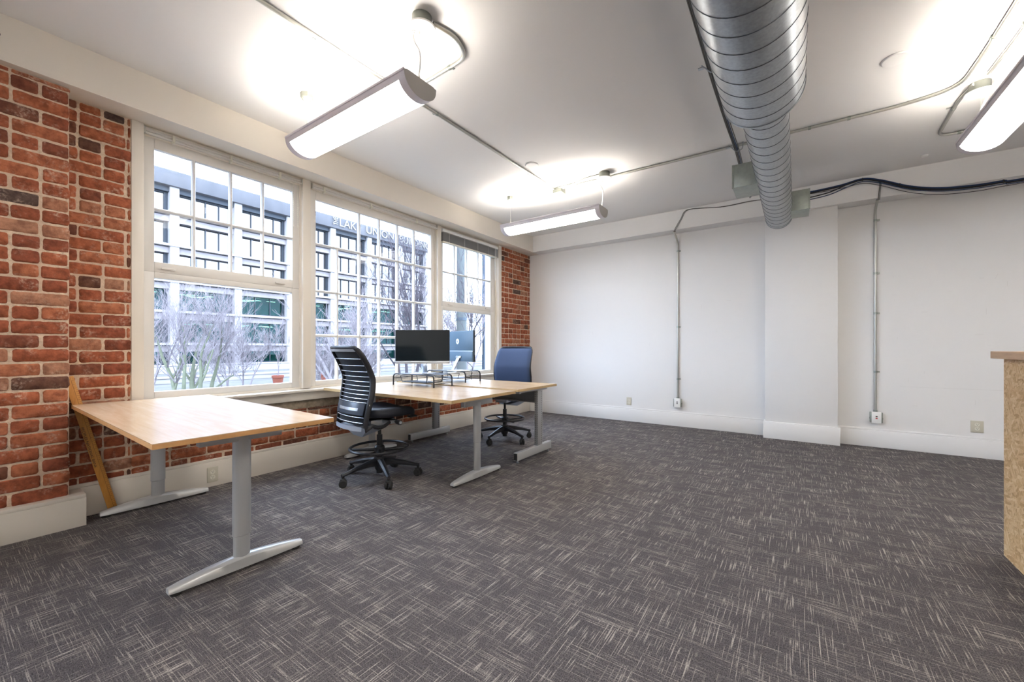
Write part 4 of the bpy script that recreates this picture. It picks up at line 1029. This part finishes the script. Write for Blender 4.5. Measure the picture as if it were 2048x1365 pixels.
# low walls on the terrace
for (x, y0, y1, h, lab) in ((-33.0, -15, 50, .55, 'long low pale wall on the far side of the terrace'), (-24.0, 2, 30, .30, 'low kerb wall across the near terrace')):
    b = MB(); b.box(x-.3, x, y0, y1, -.62, -.62+h, bev=.02); b.box(x-.36, x+.06, y0, y1, -.62+h-.06, -.62+h+.02, bev=.01); tag(b.build('terrace_wall', M['concrete']), lab, 'wall')

def tree(loc, m, label, seed, stems, height, spread, levels=4, rad=.09, twigs=3, name='bare_tree', up=.9, min_r=.006, cat='tree', lean=0, thin=.028):
    rnd = random.Random(seed); b = MB(); two = isinstance(m, (list, tuple))
    def grow(p, d, L, r, lv):
        n = 5 if lv >= levels-1 else 4; pts = [p]; rs = [r]; q = p.copy(); dd = d.copy()
        for k in range(n):
            dd = (dd+Vector((rnd.uniform(-1, 1), rnd.uniform(-1, 1), rnd.uniform(-.5, 1.0)*.8))*.16).normalized(); q = q+dd*(L/n); pts.append(q.copy()); rs.append(max(min_r*.6, r*(1-.55*(k+1)/n)))
        b.mi = 1 if (two and r < thin) else 0
        b.tube(pts, rs, 5 if r > .03 else 3, cap=False)
        if lv <= 0: return
        kids = rnd.randint(twigs, twigs+2)
        for k in range(kids):
            i = rnd.randint(1, n); base_ = pts[i]; az = rnd.uniform(0, 2*PI); tilt = rnd.uniform(.35, .85)
            side = Vector((math.cos(az), math.sin(az), rnd.uniform(-.1, .5))); nd = (dd*(1-tilt*.6)+side*tilt*.9+Vector((0, 0, .25*up))).normalized()
            grow(base_, nd, L*rnd.uniform(.50, .78), max(min_r, rs[i]*.62), lv-1)
        grow(pts[-1], dd, L*.7, rs[-1], lv-1)
    for s in range(stems):
        a = 2*PI*s/max(1, stems)+rnd.uniform(0, .6); off_ = Vector((math.cos(a), math.sin(a), 0))*spread*(.35 if stems > 1 else 0)
        d = Vector((math.cos(a)*.32*(stems > 1), math.sin(a)*.32*(stems > 1)+lean, 1)).normalized()
        grow(off_, d, height*.36*rnd.uniform(.85, 1.15), rad*rnd.uniform(.8, 1.1), levels)
    o = b.build(name, m, loc=loc, smooth=60, fixn=False)
    return tag(o, label, cat)
tree((-15.5, 4.75, -.62), [M['bark_green'], M['bark_pale']], 'bushy mossy tree with several stems in the left window, nearest the glass', 4, 5, 4.7, 1.1, 4, .085, 3, min_r=.0035, thin=.030)
tree((-19.0, 7.3, -.62), M['bark_pale'], 'pale twiggy shrub to the right of the mossy tree', 8, 6, 3.0, 1.3, 4, .04, 3, min_r=.005, cat='shrub')
tree((-17.0, 3.9, -.62), M['bark_pale'], 'slender pale tree at the left edge of the left window', 14, 3, 4.8, .6, 4, .05, 3, min_r=.0035)
tree((-13.5, 8.6, -.62), M['bark_pale'], 'pale bare tree in the middle of the wide window', 31, 3, 4.8, .8, 4, .07, 3, min_r=.006)
tree((-14.0, 12.0, -.62), M['bark_dark'], 'tall dark bare tree at the right of the wide window', 23, 3, 8.0, .9, 4, .075, 2, min_r=.006)
tree((-11.0, 10.9, -.62), M['bark_dark'], 'dark spreading tree seen through the right window', 41, 2, 7.5, .8, 4, .08, 3, min_r=.006, lean=.1)
tree((-20.0, 22.5, -.62), M['bark_pale'], 'pale many stemmed tree far off behind the utility pole', 51, 4, 8.0, 2.0, 4, .10, 3, min_r=.012)
tree((-15.0, 9.6, -.62), M['bark_pale'], 'low bramble of pale twigs below the wide window', 61, 7, 2.4, 2.2, 4, .04, 3, min_r=.006, cat='shrub')
for (x, y, lab, seed) in ((-18.0, 8.48, 'small bare tree in a terracotta pot in the left window', 71), (-18.0, 10.55, 'thin bare sapling in a terracotta pot in the middle window', 72)):
    p = thing('potted_sapling', lab, 'potted plant', (x, y, -.62), 0, 'terracotta pots on the terrace')
    b = MB(); b.lathe([(0, 0), (.15, 0), (.21, .42), (.235, .43), (.235, .52), (.20, .52), (.19, .46), (0, .46)], 24, cap=False); b.build('pot', M['terracotta'], p)
    b = MB(); b.lathe([(0, .455), (.19, .455)], 16, cap=False); b.build('soil', M['soil'], p)
    o = tree((0, 0, .45), M['bark_pale'], lab, seed, 1, 2.6 if seed == 71 else 1.3, .2, 4 if seed == 71 else 2, .035, 3, name='sapling', min_r=.005)
    del o['label']; del o['category']; o.parent = p
t = thing('utility_pole', 'pale round pole with a dark strap seen through the right window', 'pole', (-12.0, 13.35, -.62))
b = MB(); b.lathe([(.23, 0), (.20, 12)], 20); b.build('shaft', M['pole'], t)
b = MB(); b.lathe([(.222, 2.88), (.235, 2.88), (.235, 3.0), (.222, 3.0)], 20, cap=False); b.build('strap', M['strap'], t)
b = MB(); b.box(-20.1, -19.9, 24.72, 25.2, -.62, 16.0, bev=.01); tag(b.build('brick_building_edge', M['bluebrick'], smooth=0), 'tall blue grey brick edge of a neighbouring building at the right edge of the right window', 'building_edge')  # narrow brick shaft stands in for the edge of a neighbouring building

# give every root its label check
for o in bpy.data.objects:
    if o.type == 'LIGHT': pass
